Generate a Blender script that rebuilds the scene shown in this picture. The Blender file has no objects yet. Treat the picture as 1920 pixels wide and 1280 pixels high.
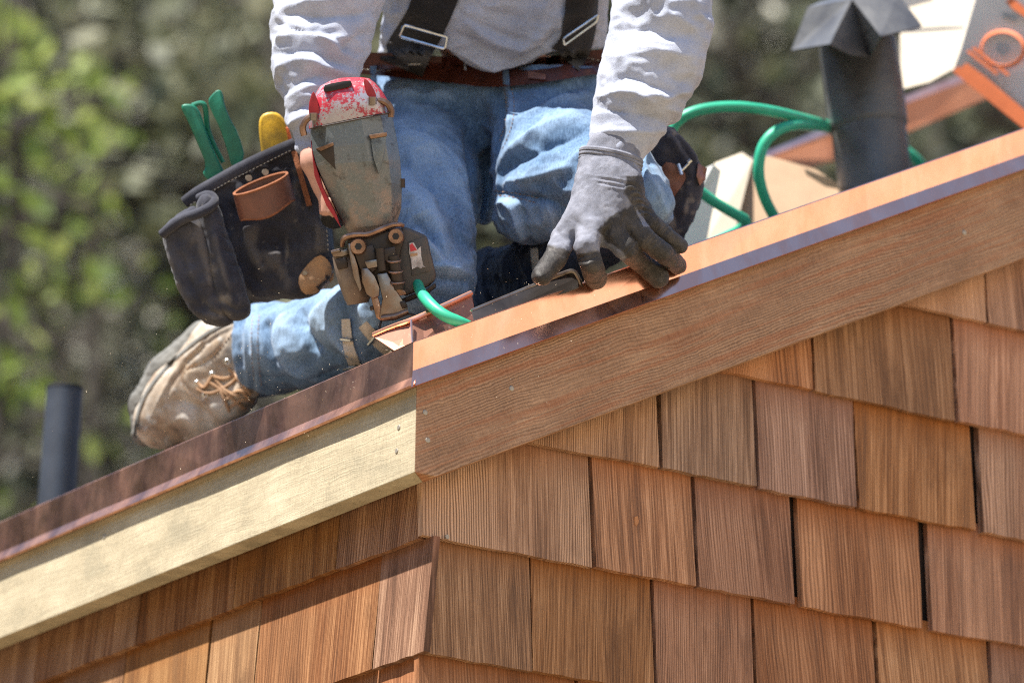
import bpy, bmesh, math, random
import numpy as np
from mathutils import Vector
from mathutils.bvhtree import BVHTree
rnd = random.Random(7)
sc = bpy.context.scene
R = math.radians

# ------------------------------------------------------------------ camera
F_PX, YAW, PITCH, ROLL = 10138.9, R(56.5145), R(16.9702), R(0.8554)
CAM = np.array([-4.0483, -6.3439, -2.0022])
FWD = np.array([math.cos(YAW) * math.cos(PITCH), math.sin(YAW) * math.cos(PITCH), math.sin(PITCH)])
_r = np.array([math.sin(YAW), -math.cos(YAW), 0.0])
_u = np.cross(_r, FWD)
RGT = _r * math.cos(ROLL) + _u * math.sin(ROLL)
UPV = -_r * math.sin(ROLL) + _u * math.cos(ROLL)
D0 = 7.7873
S = D0 / F_PX                                   # metres per photograph pixel at the corner of the house
cam_data = bpy.data.cameras.new('camera')
cam = bpy.data.objects.new('camera', cam_data)
sc.collection.objects.link(cam)
sc.camera = cam
from mathutils import Matrix
cam.matrix_world = Matrix(((RGT[0], UPV[0], -FWD[0], CAM[0]), (RGT[1], UPV[1], -FWD[1], CAM[1]),
                           (RGT[2], UPV[2], -FWD[2], CAM[2]), (0, 0, 0, 1)))
cam_data.sensor_width = 36
cam_data.lens = F_PX / 1920 * 36
cam_data.clip_start = 0.1
cam_data.clip_end = 600
cam_data.dof.use_dof = True
cam_data.dof.focus_distance = 7.90
cam_data.dof.aperture_fstop = 3.3

# ------------------------------------------------------------------ sky and sun
SUN_EL = R(64.5)
SUN_H = np.array([-1.0, -0.02]) / np.hypot(1.0, 0.02)
TOSUN = Vector((SUN_H[0] * math.cos(SUN_EL), SUN_H[1] * math.cos(SUN_EL), math.sin(SUN_EL)))
world = bpy.data.worlds.new('World')
sc.world = world
world.use_nodes = True
wt = world.node_tree
sky = wt.nodes.new('ShaderNodeTexSky')
sky.sky_type = 'NISHITA'
sky.sun_disc = False
sky.sun_elevation = SUN_EL
sky.sun_rotation = math.atan2(TOSUN.x, TOSUN.y)
sky.air_density = 1.0
sky.dust_density = 0.3
sky.ozone_density = 4.0
wt.links.new(sky.outputs[0], wt.nodes['Background'].inputs['Color'])
wt.nodes['Background'].inputs['Strength'].default_value = 0.10
sun_data = bpy.data.lights.new('sun', 'SUN')
sun_data.energy = 5.0
sun_data.angle = R(0.53)
sun_data.color = (1.0, 0.95, 0.87)
sun = bpy.data.objects.new('sun', sun_data)
sc.collection.objects.link(sun)
sun.rotation_euler = TOSUN.to_track_quat('Z', 'Y').to_euler()
sun.location = (-5, 0, 12)
sc.view_settings.view_transform = 'Standard'
sc.view_settings.look = 'None'
sc.view_settings.gamma = 1
sc.view_settings.use_curve_mapping = False
sc.view_settings.exposure = 1.38
sc.render.engine = 'CYCLES'
sc.cycles.use_denoising = False
sc.cycles.filter_width = 1.1
sc.cycles.max_bounces = 8

# ------------------------------------------------------------------ coordinates
def W(px, py, dz=0.0):
    """photograph pixel + metres behind the house corner -> world point"""
    z = D0 + dz
    return CAM + z * (FWD + (px - 960) / F_PX * RGT - (py - 640) / F_PX * UPV)
ORG = CAM + D0 * FWD
def A(px, py, dz=0.0):
    """same, in modelling units: x right, y down, z away, one unit = S metres"""
    k = 1 + dz / D0
    return np.array([960 + (px - 960) * k, 640 + (py - 640) * k, dz / S])
def A2W(P):
    P = np.asarray(P, float).reshape(-1, 3)
    return ORG + S * ((P[:, :1] - 960) * RGT - (P[:, 1:2] - 640) * UPV + P[:, 2:3] * FWD)
def W2P(P):
    v = np.asarray(P, float).reshape(-1, 3) - CAM
    z = v @ FWD
    return np.stack([960 + F_PX * (v @ RGT) / z, 640 - F_PX * (v @ UPV) / z], 1)
def RAY(px, py):
    return FWD + (px - 960) / F_PX * RGT - (py - 640) / F_PX * UPV
def on_right(px, py, y=0.0):
    d = RAY(px, py); t = (y - CAM[1]) / d[1]; return CAM + t * d
def on_left(px, py, x=0.0):
    d = RAY(px, py); t = (x - CAM[0]) / d[0]; return CAM + t * d
OV = 0.045          # how far the boards stand out from the wall
ZB = 0.0771         # bottom of the boards at the corner
ZC = 0.2706         # top of the copper at the corner
SL = 0.4918         # roof pitch
def roof_z(x): return ZC - 0.004 + SL * (x + OV)

# ------------------------------------------------------------------ object helpers
C = sc.collection
def tag(o, label=None, cat=None, group=None, kind=None):
    if label: o['label'] = label
    if cat: o['category'] = cat
    if group: o['group'] = group
    if kind: o['kind'] = kind
    return o
def empty(name, loc, label=None, cat=None, group=None):
    o = bpy.data.objects.new(name, None)
    o.location = Vector([float(v) for v in loc]); o.empty_display_size = 0.05
    C.objects.link(o)
    return tag(o, label, cat, group)
def wloc(o):
    v = Vector((0, 0, 0))
    while o: v += o.location; o = o.parent
    return v
def mk(name, V, Fc, mat, parent=None, smooth=True, loc=None, attrs=None):
    """V are world coordinates"""
    V = np.asarray(V, float).reshape(-1, 3)
    me = bpy.data.meshes.new(name)
    base = np.array(wloc(parent)) if parent else np.zeros(3)
    if loc is None:
        loc = V.mean(0) if parent is None else base
        if parent is None: loc[2] = V[:, 2].min()
    loc = np.array(loc, float)
    if isinstance(Fc, np.ndarray): Fc = Fc.tolist()
    me.from_pydata((V - loc).tolist(), [], Fc)
    me.materials.append(mat)
    if smooth:
        me.polygons.foreach_set('use_smooth', [True] * len(me.polygons))
    if attrs:
        for k, a in attrs.items():
            at = me.attributes.new(k, 'FLOAT', 'POINT')
            at.data.foreach_set('value', np.asarray(a, np.float32))
    me.update()
    o = bpy.data.objects.new(name, me)
    C.objects.link(o)
    if parent:
        o.parent = parent
    o.location = Vector([float(v) for v in (loc - base)])
    return o
def fix_normals(V, Fc):
    bm = bmesh.new()
    vs = [bm.verts.new(v) for v in V]
    for f in Fc:
        try: bm.faces.new([vs[i] for i in f])
        except ValueError: pass
    bmesh.ops.recalc_face_normals(bm, faces=bm.faces)
    bm.verts.index_update()
    V2 = [tuple(v.co) for v in bm.verts]; F2 = [[v.index for v in f.verts] for f in bm.faces]
    bm.free()
    return V2, F2
def bevel(V, Fc, w, seg=2):
    bm = bmesh.new()
    vs = [bm.verts.new(v) for v in V]
    for f in Fc:
        try: bm.faces.new([vs[i] for i in f])
        except ValueError: pass
    bmesh.ops.recalc_face_normals(bm, faces=bm.faces)
    ed = [e for e in bm.edges if len(e.link_faces) == 2 and e.calc_face_angle(0) > 0.5]
    if w > 0:
        bmesh.ops.bevel(bm, geom=ed, offset=w, segments=seg, profile=0.5, affect='EDGES', clamp_overlap=True)
    bm.verts.index_update()
    V2 = np.array([tuple(v.co) for v in bm.verts]); F2 = [[v.index for v in f.verts] for f in bm.faces]
    bm.free()
    return V2, F2
GUNK = 0
class MB:
    """collects pieces of one mesh, in modelling units (auth) or world"""
    def __init__(s): s.V = []; s.F = []; s.n = 0
    def add(s, V, Fc):
        V = np.asarray(V, float).reshape(-1, 3)
        s.V.append(V); s.F += [[i + s.n for i in f] for f in Fc]; s.n += len(V); return s
    def build(s, name, mat, parent=None, smooth=True, world=False, **k):
        V = np.concatenate(s.V)
        if GUNK and not world:
            V = V.copy(); V[:, 0] = 960 + (V[:, 0] - 960) * GUNK; V[:, 1] = 640 + (V[:, 1] - 640) * GUNK
        o = mk(name, V if world else A2W(V), s.F, mat, parent, smooth, **k)
        if smooth: sharp(o)
        return o
def sharp(o, ang=0.65):
    me = o.data
    bm = bmesh.new(); bm.from_mesh(me)
    for e in bm.edges:
        if len(e.link_faces) == 2 and e.calc_face_angle(0) > ang: e.smooth = False
    bm.to_mesh(me); bm.free()
def box(a, b):
    V = [(x, y, z) for x in (a[0], b[0]) for y in (a[1], b[1]) for z in (a[2], b[2])]
    return V, [[0, 1, 3, 2], [4, 6, 7, 5], [0, 4, 5, 1], [2, 3, 7, 6], [0, 2, 6, 4], [1, 5, 7, 3]]
def prism(poly, z0, z1, bw=0, seg=2, shift=(0, 0)):
    """polygon in modelling x,y extruded from z0 (near) to z1 (far)"""
    n = len(poly)
    V = [(p[0], p[1], z0 + (p[2] if len(p) > 2 else 0)) for p in poly] + \
        [(p[0] + shift[0], p[1] + shift[1], z1 + (p[2] if len(p) > 2 else 0)) for p in poly]
    Fc = [list(range(n)), list(range(2 * n - 1, n - 1, -1))] + [[i, (i + 1) % n, n + (i + 1) % n, n + i] for i in range(n)]
    if bw: return bevel(V, Fc, bw, seg)
    return fix_normals(V, Fc)
def tube(pts, rad, sides=10, closed=False, flat=1.0, smoothn=0, nrm=None):
    P = np.array(pts, float)
    for _ in range(smoothn):                      # Chaikin smoothing
        if closed: Q = np.concatenate([P, P[:1]])
        else: Q = P
        a = Q[:-1] * .75 + Q[1:] * .25; b = Q[:-1] * .25 + Q[1:] * .75
        Z = np.empty((2 * len(a), 3)); Z[0::2] = a; Z[1::2] = b
        if not closed: Z = np.concatenate([P[:1], Z, P[-1:]])
        P = Z
    n = len(P)
    rr = np.interp(np.linspace(0, 1, n), np.linspace(0, 1, len(rad)), rad) if hasattr(rad, '__len__') else np.full(n, rad)
    T = np.gradient(P, axis=0) if not closed else (np.roll(P, -1, 0) - np.roll(P, 1, 0))
    T /= np.linalg.norm(T, axis=1)[:, None] + 1e-9
    ref = np.array([0, 0, 1.0]) if abs(T[0][2]) < .9 else np.array([1.0, 0, 0])
    if nrm is not None: ref = np.array(nrm, float)
    V = []; up = ref
    for i in range(n):
        up = up - T[i] * (up @ T[i]); up /= np.linalg.norm(up) + 1e-9
        sd = np.cross(T[i], up)
        for k in range(sides):
            a = 2 * math.pi * k / sides
            V.append(P[i] + rr[i] * (math.cos(a) * up * flat + math.sin(a) * sd))
    Fc = []
    for i in range(n if closed else n - 1):
        for k in range(sides):
            a, b = i * sides + k, i * sides + (k + 1) % sides
            j = ((i + 1) % n) * sides
            Fc.append([a, b, j + (k + 1) % sides, j + k])
    if not closed:
        Fc.append(list(range(sides - 1, -1, -1))); Fc.append([(n - 1) * sides + k for k in range(sides)])
    return V, Fc
def loft(secs, sides=28, cap=True):
    """sections (L, R, zc, half depth, exponent): superellipses across the segment L-R"""
    V = []
    for (L, Rr, zc, hd, ex) in secs:
        L = np.array(L, float); Rr = np.array(Rr, float)
        c = (L + Rr) / 2; h = (Rr - L) / 2
        for k in range(sides):
            a = 2 * math.pi * k / sides
            ca, sa = math.cos(a), math.sin(a)
            u = math.copysign(abs(ca) ** (2 / ex), ca); v = math.copysign(abs(sa) ** (2 / ex), sa)
            V.append((c[0] + h[0] * u, c[1] + h[1] * u, zc - hd * v))
    Fc = []
    for i in range(len(secs) - 1):
        for k in range(sides):
            a, b = i * sides + k, i * sides + (k + 1) % sides
            Fc.append([a, b, b + sides, a + sides])
    if cap:
        Fc.append(list(range(sides))[::-1]); Fc.append([(len(secs) - 1) * sides + k for k in range(sides)])
    return fix_normals(V, Fc)

# ------------------------------------------------------------------ implicit surfaces
_rs = np.random.RandomState(11)
_lat = _rs.rand(64, 64, 64).astype(np.float32)
def vnoise(X, Y, Z):
    xi = np.floor(X).astype(int); yi = np.floor(Y).astype(int); zi = np.floor(Z).astype(int)
    fx = X - xi; fy = Y - yi; fz = Z - zi
    fx = fx * fx * (3 - 2 * fx); fy = fy * fy * (3 - 2 * fy); fz = fz * fz * (3 - 2 * fz)
    def g(a, b, c): return _lat[(xi + a) & 63, (yi + b) & 63, (zi + c) & 63]
    x00 = g(0, 0, 0) * (1 - fx) + g(1, 0, 0) * fx; x10 = g(0, 1, 0) * (1 - fx) + g(1, 1, 0) * fx
    x01 = g(0, 0, 1) * (1 - fx) + g(1, 0, 1) * fx; x11 = g(0, 1, 1) * (1 - fx) + g(1, 1, 1) * fx
    return ((x00 * (1 - fy) + x10 * fy) * (1 - fz) + (x01 * (1 - fy) + x11 * fy) * fz) * 2 - 1
def smin(a, b, k):
    if k <= 0: return np.minimum(a, b)
    h = np.maximum(k - np.abs(a - b), 0) / k
    return np.minimum(a, b) - h * h * k * .25
def cone(G, a, b, ra, rb, zs=1.0):
    """tapered capsule; zs squashes it along z"""
    X, Y, Z = G
    bx, by, bz = b[0] - a[0], b[1] - a[1], (b[2] - a[2]) / zs
    px, py, pz = X - a[0], Y - a[1], (Z - a[2]) / zs
    h = np.clip((px * bx + py * by + pz * bz) / (bx * bx + by * by + bz * bz + 1e-6), 0, 1)
    return np.sqrt((px - h * bx) ** 2 + (py - h * by) ** 2 + (pz - h * bz) ** 2) - (ra + (rb - ra) * h)
BK = 1
def back(px):
    return .19 * min(1, max(0, (1090 - px) / 200))
def chain(G, pts, k=20, zs=1.0):
    """pts: (px, py, radius, dz)"""
    d = None
    for p, q in zip(pts[:-1], pts[1:]):
        e = cone(G, A(p[0], p[1], p[3] + back(p[0]) * BK), A(q[0], q[1], q[3] + back(q[0]) * BK), p[2], q[2], zs)
        d = e if d is None else smin(d, e, k)
    return d
def poly2(X, Y, poly):
    """signed distance to a 2D polygon"""
    P = np.array(poly, float)
    d = np.full(X.shape, 1e18); s = np.ones(X.shape)
    n = len(P)
    for i in range(n):
        j = (i - 1) % n
        ex, ey = P[j] - P[i]
        wx, wy = X - P[i][0], Y - P[i][1]
        t = np.clip((wx * ex + wy * ey) / (ex * ex + ey * ey + 1e-9), 0, 1)
        d = np.minimum(d, (wx - ex * t) ** 2 + (wy - ey * t) ** 2)
        c1 = Y >= P[i][1]; c2 = Y < P[j][1]; c3 = ex * wy > ey * wx
        fl = (c1 & c2 & c3) | (~c1 & ~c2 & ~c3)
        s = np.where(fl, -s, s)
    return s * np.sqrt(d)
def smooth_poly(poly, n=2):
    P = np.array(poly, float)
    for _ in range(n):
        Q = np.roll(P, -1, 0); Z = np.empty((2 * len(P), 2))
        Z[0::2] = P * .75 + Q * .25; Z[1::2] = P * .25 + Q * .75; P = Z
    return P
def pad(G, poly, zc, hz, rd, slope=(0, 0)):
    """puffy slab of polygon outline; rd = rounding"""
    X, Y, Z = G
    x2, y2 = X[:, :, :1], Y[:, :, :1]
    d2 = poly2(x2, y2, poly) + rd
    dz = np.abs(Z - zc - slope[0] * (X - 900) - slope[1] * (Y - 400)) - hz + rd
    return np.minimum(np.maximum(d2, dz), 0) + np.sqrt(np.maximum(d2, 0) ** 2 + np.maximum(dz, 0) ** 2) - rd
def surf(func, lo, hi, h):
    ax = [np.arange(lo[i], hi[i] + h, h, dtype=np.float32) for i in range(3)]
    G = np.meshgrid(*ax, indexing='ij')
    Fv = func(G).astype(np.float32)
    ins = Fv < 0
    nx, ny, nz = Fv.shape
    cnt = np.zeros((nx - 1, ny - 1, nz - 1), np.int8)
    for a in (0, 1):
        for b in (0, 1):
            for c in (0, 1):
                cnt += ins[a:nx - 1 + a, b:ny - 1 + b, c:nz - 1 + c]
    I, J, K = np.nonzero((cnt > 0) & (cnt < 8))
    idx = np.full(cnt.shape, -1, np.int64); idx[I, J, K] = np.arange(len(I))
    acc = np.zeros((len(I), 3)); w = np.zeros(len(I))
    cor = [(a, b, c) for a in (0, 1) for b in (0, 1) for c in (0, 1)]
    for p in cor:
        for ax_ in range(3):
            if p[ax_]: continue
            q = list(p); q[ax_] = 1
            f0 = Fv[I + p[0], J + p[1], K + p[2]]; f1 = Fv[I + q[0], J + q[1], K + q[2]]
            m = (f0 < 0) != (f1 < 0)
            t = np.where(m, f0 / np.where(m, f0 - f1, 1), 0)
            P = np.stack([np.full(len(I), p[0], float), np.full(len(I), p[1], float), np.full(len(I), p[2], float)], 1)
            P[:, ax_] += t
            acc += P * m[:, None]; w += m
    V = acc / w[:, None] + np.stack([I, J, K], 1)
    V = V * h + np.array(lo)
    quads = []
    for ax_ in range(3):
        s0 = [slice(0, nx), slice(0, ny), slice(0, nz)]; s1 = list(s0)
        n_ = (nx, ny, nz)[ax_]
        s0[ax_] = slice(0, n_ - 1); s1[ax_] = slice(1, n_)
        m = ins[tuple(s0)] != ins[tuple(s1)]
        E = np.array(np.nonzero(m)).T
        o1, o2 = [(1, 2), (2, 0), (0, 1)][ax_]
        ok = (E[:, o1] > 0) & (E[:, o2] > 0) & (E[:, o1] < (nx, ny, nz)[o1] - 1) & (E[:, o2] < (nx, ny, nz)[o2] - 1)
        E = E[ok]
        fl = ins[tuple(s0)][E[:, 0], E[:, 1], E[:, 2]]
        cs = []
        for (u, v) in ((0, 0), (1, 0), (1, 1), (0, 1)):
            Q = E.copy(); Q[:, o1] -= u; Q[:, o2] -= v
            cs.append(idx[Q[:, 0], Q[:, 1], Q[:, 2]])
        Q = np.stack(cs, 1)
        Q[~fl] = Q[~fl][:, ::-1]
        quads.append(Q)
    Q = np.concatenate(quads)
    Q = Q[(Q >= 0).all(1)]
    # author space is left-handed (y down): flip
    return V, Q[:, ::-1] if False else Q
def vnormals(V, Q):
    a, b, c, d = (V[Q[:, i]] for i in range(4))
    n = np.cross(c - a, d - b)
    N = np.zeros_like(V)
    for i in range(4): np.add.at(N, Q[:, i], n)
    N /= np.linalg.norm(N, axis=1)[:, None] + 1e-9
    return N
def relax(V, Q, it=1, lam=.5):
    for _ in range(it):
        s = np.zeros_like(V); w = np.zeros(len(V))
        for i in range(4):
            np.add.at(s, Q[:, i], V[Q[:, (i + 1) % 4]]); np.add.at(w, Q[:, i], 1)
            np.add.at(s, Q[:, i], V[Q[:, (i - 1) % 4]]); np.add.at(w, Q[:, i], 1)
        V = V * (1 - lam) + lam * s / w[:, None]
    return V
def orient(V, Q):
    """outward normals in modelling space -> correct for world space winding"""
    return Q
def poly_dist(P2, line):
    """signed distance and parameter 0..1 of 2D points to a polyline"""
    L = np.array(line, float)
    seg = np.linalg.norm(L[1:] - L[:-1], axis=1); cum = np.concatenate([[0], np.cumsum(seg)]); tot = cum[-1]
    best = np.full(len(P2), 1e9); sg = np.zeros(len(P2)); tt = np.zeros(len(P2))
    for i in range(len(L) - 1):
        e = L[i + 1] - L[i]
        w = P2 - L[i]
        t = np.clip((w @ e) / (e @ e + 1e-9), 0, 1)
        dv = w - t[:, None] * e
        d = np.linalg.norm(dv, axis=1)
        m = d < best
        best = np.where(m, d, best)
        sg = np.where(m, np.sign(e[0] * w[:, 1] - e[1] * w[:, 0]), sg)
        tt = np.where(m, (cum[i] + t * seg[i]) / tot, tt)
    return best * sg, tt
def curve_smooth(line, n=2):
    P = np.array(line, float)
    for _ in range(n):
        a = P[:-1] * .75 + P[1:] * .25; b = P[:-1] * .25 + P[1:] * .75
        Z = np.empty((2 * len(a), 2)); Z[0::2] = a; Z[1::2] = b
        P = np.concatenate([P[:1], Z, P[-1:]])
    return P
def folds(V, N, fl):
    """fl: (polyline px, amplitude, width, skew). + amplitude = ridge. Only the side the line was seen on"""
    P2 = W2P(A2W(V))
    face = np.clip((-N[:, 2] + .25) * 1.6, 0, 1)
    D = np.zeros(len(V))
    for f in fl:
        line, amp, wd = f[0], f[1], f[2]
        sk = f[3] if len(f) > 3 else 0
        L = curve_smooth(line)
        lo = L.min(0) - wd * 3; hi = L.max(0) + wd * 3
        m = np.nonzero(((P2 > lo) & (P2 < hi)).all(1))[0]
        if not len(m): continue
        s, t = poly_dist(P2[m], L)
        wv = np.where(s > 0, wd * (1 + sk), wd * (1 - sk))
        prof = np.exp(-(np.abs(s) / wv) ** 1.35)
        D[m] += amp * prof * np.sin(math.pi * np.clip(t * .96 + .02, 0, 1)) ** .6
    return D * face

# ------------------------------------------------------------------ materials
class NT:
    def __init__(s, name):
        s.m = bpy.data.materials.new(name); s.m.use_nodes = True
        s.t = s.m.node_tree; s.b = s.t.nodes['Principled BSDF']
    def n(s, ty, ins=None, **kw):
        nd = s.t.nodes.new('ShaderNode' + ty)
        for k, v in kw.items(): setattr(nd, k, v)
        for k, v in (ins or {}).items():
            if hasattr(v, 'is_output') or isinstance(v, bpy.types.NodeSocket): s.t.links.new(v, nd.inputs[k])
            else: nd.inputs[k].default_value = v
        return nd
    def coords(s, kind='Object', scale=(1, 1, 1), rand=0.0, rot=(0, 0, 0)):
        c = s.n('TexCoord').outputs[kind]
        if rand:
            oi = s.n('ObjectInfo').outputs['Random']
            mu = s.n('Math', {0: oi, 1: rand}, operation='MULTIPLY').outputs[0]
            cb = s.n('CombineXYZ', {0: mu, 1: mu, 2: mu}).outputs[0]
            c = s.n('VectorMath', {0: c, 1: cb}, operation='ADD').outputs[0]
        return s.n('Mapping', {'Vector': c, 'Scale': scale, 'Rotation': rot}).outputs[0]
    def noise(s, vec, scale=5, detail=4, rough=.55, dist=0, out='Fac'):
        return s.n('TexNoise', {'Vector': vec, 'Scale': scale, 'Detail': detail, 'Roughness': rough, 'Distortion': dist}).outputs[out]
    def ramp(s, fac, stops):
        r = s.n('ValToRGB', {'Fac': fac}); e = r.color_ramp.elements
        while len(e) < len(stops): e.new(.5)
        for i, (p, c) in enumerate(stops):
            e[i].position = p
            e[i].color = (c, c, c, 1) if not hasattr(c, '__len__') else (*c, 1)
        return r.outputs[0]
    def mix(s, f, a, b, bt='MIX'):
        m = s.n('Mix', data_type='RGBA', blend_type=bt)
        for k, v in (('Factor', f), ('A', a), ('B', b)):
            sock = [i for i in m.inputs if i.name == k and (i.type == 'RGBA' or k == 'Factor' and i.type == 'VALUE')][0]
            if isinstance(v, bpy.types.NodeSocket): s.t.links.new(v, sock)
            elif k == 'Factor': sock.default_value = v
            else: sock.default_value = (*v, 1) if len(v) == 3 else v
        return [o for o in m.outputs if o.type == 'RGBA'][0]
    def math(s, op, a, b=0.0, c=None):
        d = {0: a, 1: b}
        if c is not None: d[2] = c
        nd = s.n('Math', d, operation=op); return nd.outputs[0]
    def attr(s, name): return s.n('Attribute', attribute_name=name).outputs['Fac']
    def bump(s, h, strength=.3, dist=.001, nrm=None):
        d = {'Height': h, 'Strength': strength, 'Distance': dist}
        if nrm is not None: d['Normal'] = nrm
        return s.n('Bump', d).outputs[0]
    def fin(s, col=None, rough=.6, metal=0, nrm=None, spec=None, coat=None, sheen=None):
        b = s.b
        def st(k, v):
            if v is None: return
            if isinstance(v, bpy.types.NodeSocket): s.t.links.new(v, b.inputs[k])
            elif k == 'Base Color': b.inputs[k].default_value = (*v, 1)
            else: b.inputs[k].default_value = v
        st('Base Color', col); st('Roughness', rough); st('Metallic', metal); st('Normal', nrm)
        st('Specular IOR Level', spec); st('Sheen Weight', sheen)
        return s.m

def wood_mat(name, pale, mid, dark, line_k=1300.0, axis='x', line_strength=.5, randamp=1.0, top_col=(.30, .11, .04)):
    """grain runs up local z; local x is the axis across the grain; weathered face, darker orange towards the top of each shingle"""
    t = NT(name)
    tc = t.n('TexCoord').outputs['Object']
    oi = t.n('ObjectInfo').outputs['Random']
    def rnd_(k): return t.math('FRACT', t.math('MULTIPLY', oi, k))
    rr = t.math('MULTIPLY', oi, 37.0)
    off = t.n('CombineXYZ', {0: rr, 1: rr, 2: rr}).outputs[0]
    P = t.n('VectorMath', {0: tc, 1: off}, operation='ADD').outputs[0]
    # every shingle leans its grain a little
    sh = t.math('MULTIPLY_ADD', rnd_(61.3), .14, -.07)
    s0 = t.n('SeparateXYZ', {0: P}); zz = t.n('SeparateXYZ', {0: tc}).outputs[2]
    xx = t.math('ADD', s0.outputs[0], t.math('MULTIPLY', zz, sh))
    P = t.n('CombineXYZ', {0: xx, 1: s0.outputs[1], 2: s0.outputs[2]}).outputs[0]
    def nz(sc_, d=3, r=.55, dist=0): return t.noise(t.n('Mapping', {'Vector': P, 'Scale': sc_}).outputs[0], 1.0, d, r, dist)
    warp = nz((6, 6, 1.6)); warp2 = nz((32, 32, 3), 2)
    kvar = t.math('MULTIPLY_ADD', rnd_(7.31), .8, .6)
    ph = t.math('MULTIPLY', t.math('MULTIPLY', xx, line_k), kvar)
    ph = t.math('ADD', ph, t.math('MULTIPLY', warp, 60.0))
    ph = t.math('ADD', ph, t.math('MULTIPLY', warp2, 14.0))
    ln = t.math('POWER', t.math('MULTIPLY_ADD', t.math('SINE', ph), .5, .5), .7)
    irr = t.ramp(nz((560, 60, 2.0), 3, .75), [(.38, 0.), (.60, 1.)])         # irregular growth lines
    fib = nz((1100, 600, 11), 3, .7)
    brd = nz((26, 20, 1.6), 5, .62)
    stain = nz((13, 13, 5), 5, .65)
    fuzz = nz((900, 900, 230), 2, .6)
    zone = t.ramp(nz((10, 9, .7), 2), [(.40, .10), (.60, 1.0)])
    base = t.ramp(t.math('ADD', t.math('MULTIPLY', brd, .60), t.math('MULTIPLY', irr, .20)), [(.30, dark), (.41, mid), (.56, pale)])
    lo = tuple(c * .30 for c in mid); hi = tuple(min(1, c * 1.2) for c in pale)
    base = t.mix(t.math('MULTIPLY', t.math('SUBTRACT', 1.0, irr), .5), base, lo)
    lstr = t.math('MULTIPLY', zone, t.math('MULTIPLY_ADD', rnd_(13.7), line_strength, .18 * line_strength))
    col = t.mix(lstr, base, t.mix(ln, lo, hi))
    st = t.ramp(stain, [(.56, 0.), (.74, .6)])
    col = t.mix(st, col, tuple(c * .55 for c in dark))
    fr = t.n('MapRange', {0: t.math('ADD', zz, t.math('MULTIPLY', brd, .06)), 1: .150, 2: .205, 3: 0.0, 4: .8}).outputs[0]  # blends to a darker orange-brown towards the top of the exposed face
    col = t.mix(fr, col, t.mix(irr, tuple(c * .6 for c in top_col), top_col))
    hs = t.n('HueSaturation', {'Hue': t.math('MULTIPLY_ADD', rnd_(53.1), .014 * randamp, .5 - .010 * randamp),
                               'Saturation': t.math('MULTIPLY_ADD', rnd_(17.9), .35 * randamp, 1 - .15 * randamp),
                               'Value': t.math('MULTIPLY_ADD', rnd_(91.7), .5 * randamp, 1 - .22 * randamp), 'Color': col}).outputs[0]
    hs = t.mix(.14, hs, t.mix(fuzz, lo, hi))
    h = t.math('ADD', t.math('MULTIPLY', ln, t.math('MULTIPLY', lstr, .9)), t.math('ADD', t.math('MULTIPLY', irr, .5), t.math('ADD', t.math('MULTIPLY', fib, .6), t.math('MULTIPLY', fuzz, .5))))
    return t, hs, h, P
def wood(name, *a, rough=.85, bumps=.6, **k):
    t, col, h, P = wood_mat(name, *a, **k)
    return t.fin(col, rough, 0, t.bump(h, bumps, .0009), .12)
SH_R = dict(pale=(.62, .37, .22), mid=(.335, .165, .086), dark=(.105, .050, .034))
M = {}
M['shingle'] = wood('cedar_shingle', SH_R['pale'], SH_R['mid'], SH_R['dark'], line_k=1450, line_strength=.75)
M['shingle_red'] = wood('cedar_shingle_red', (.43, .255, .135), (.205, .092, .042), (.07, .028, .016), line_k=1500, line_strength=.5)

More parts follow.
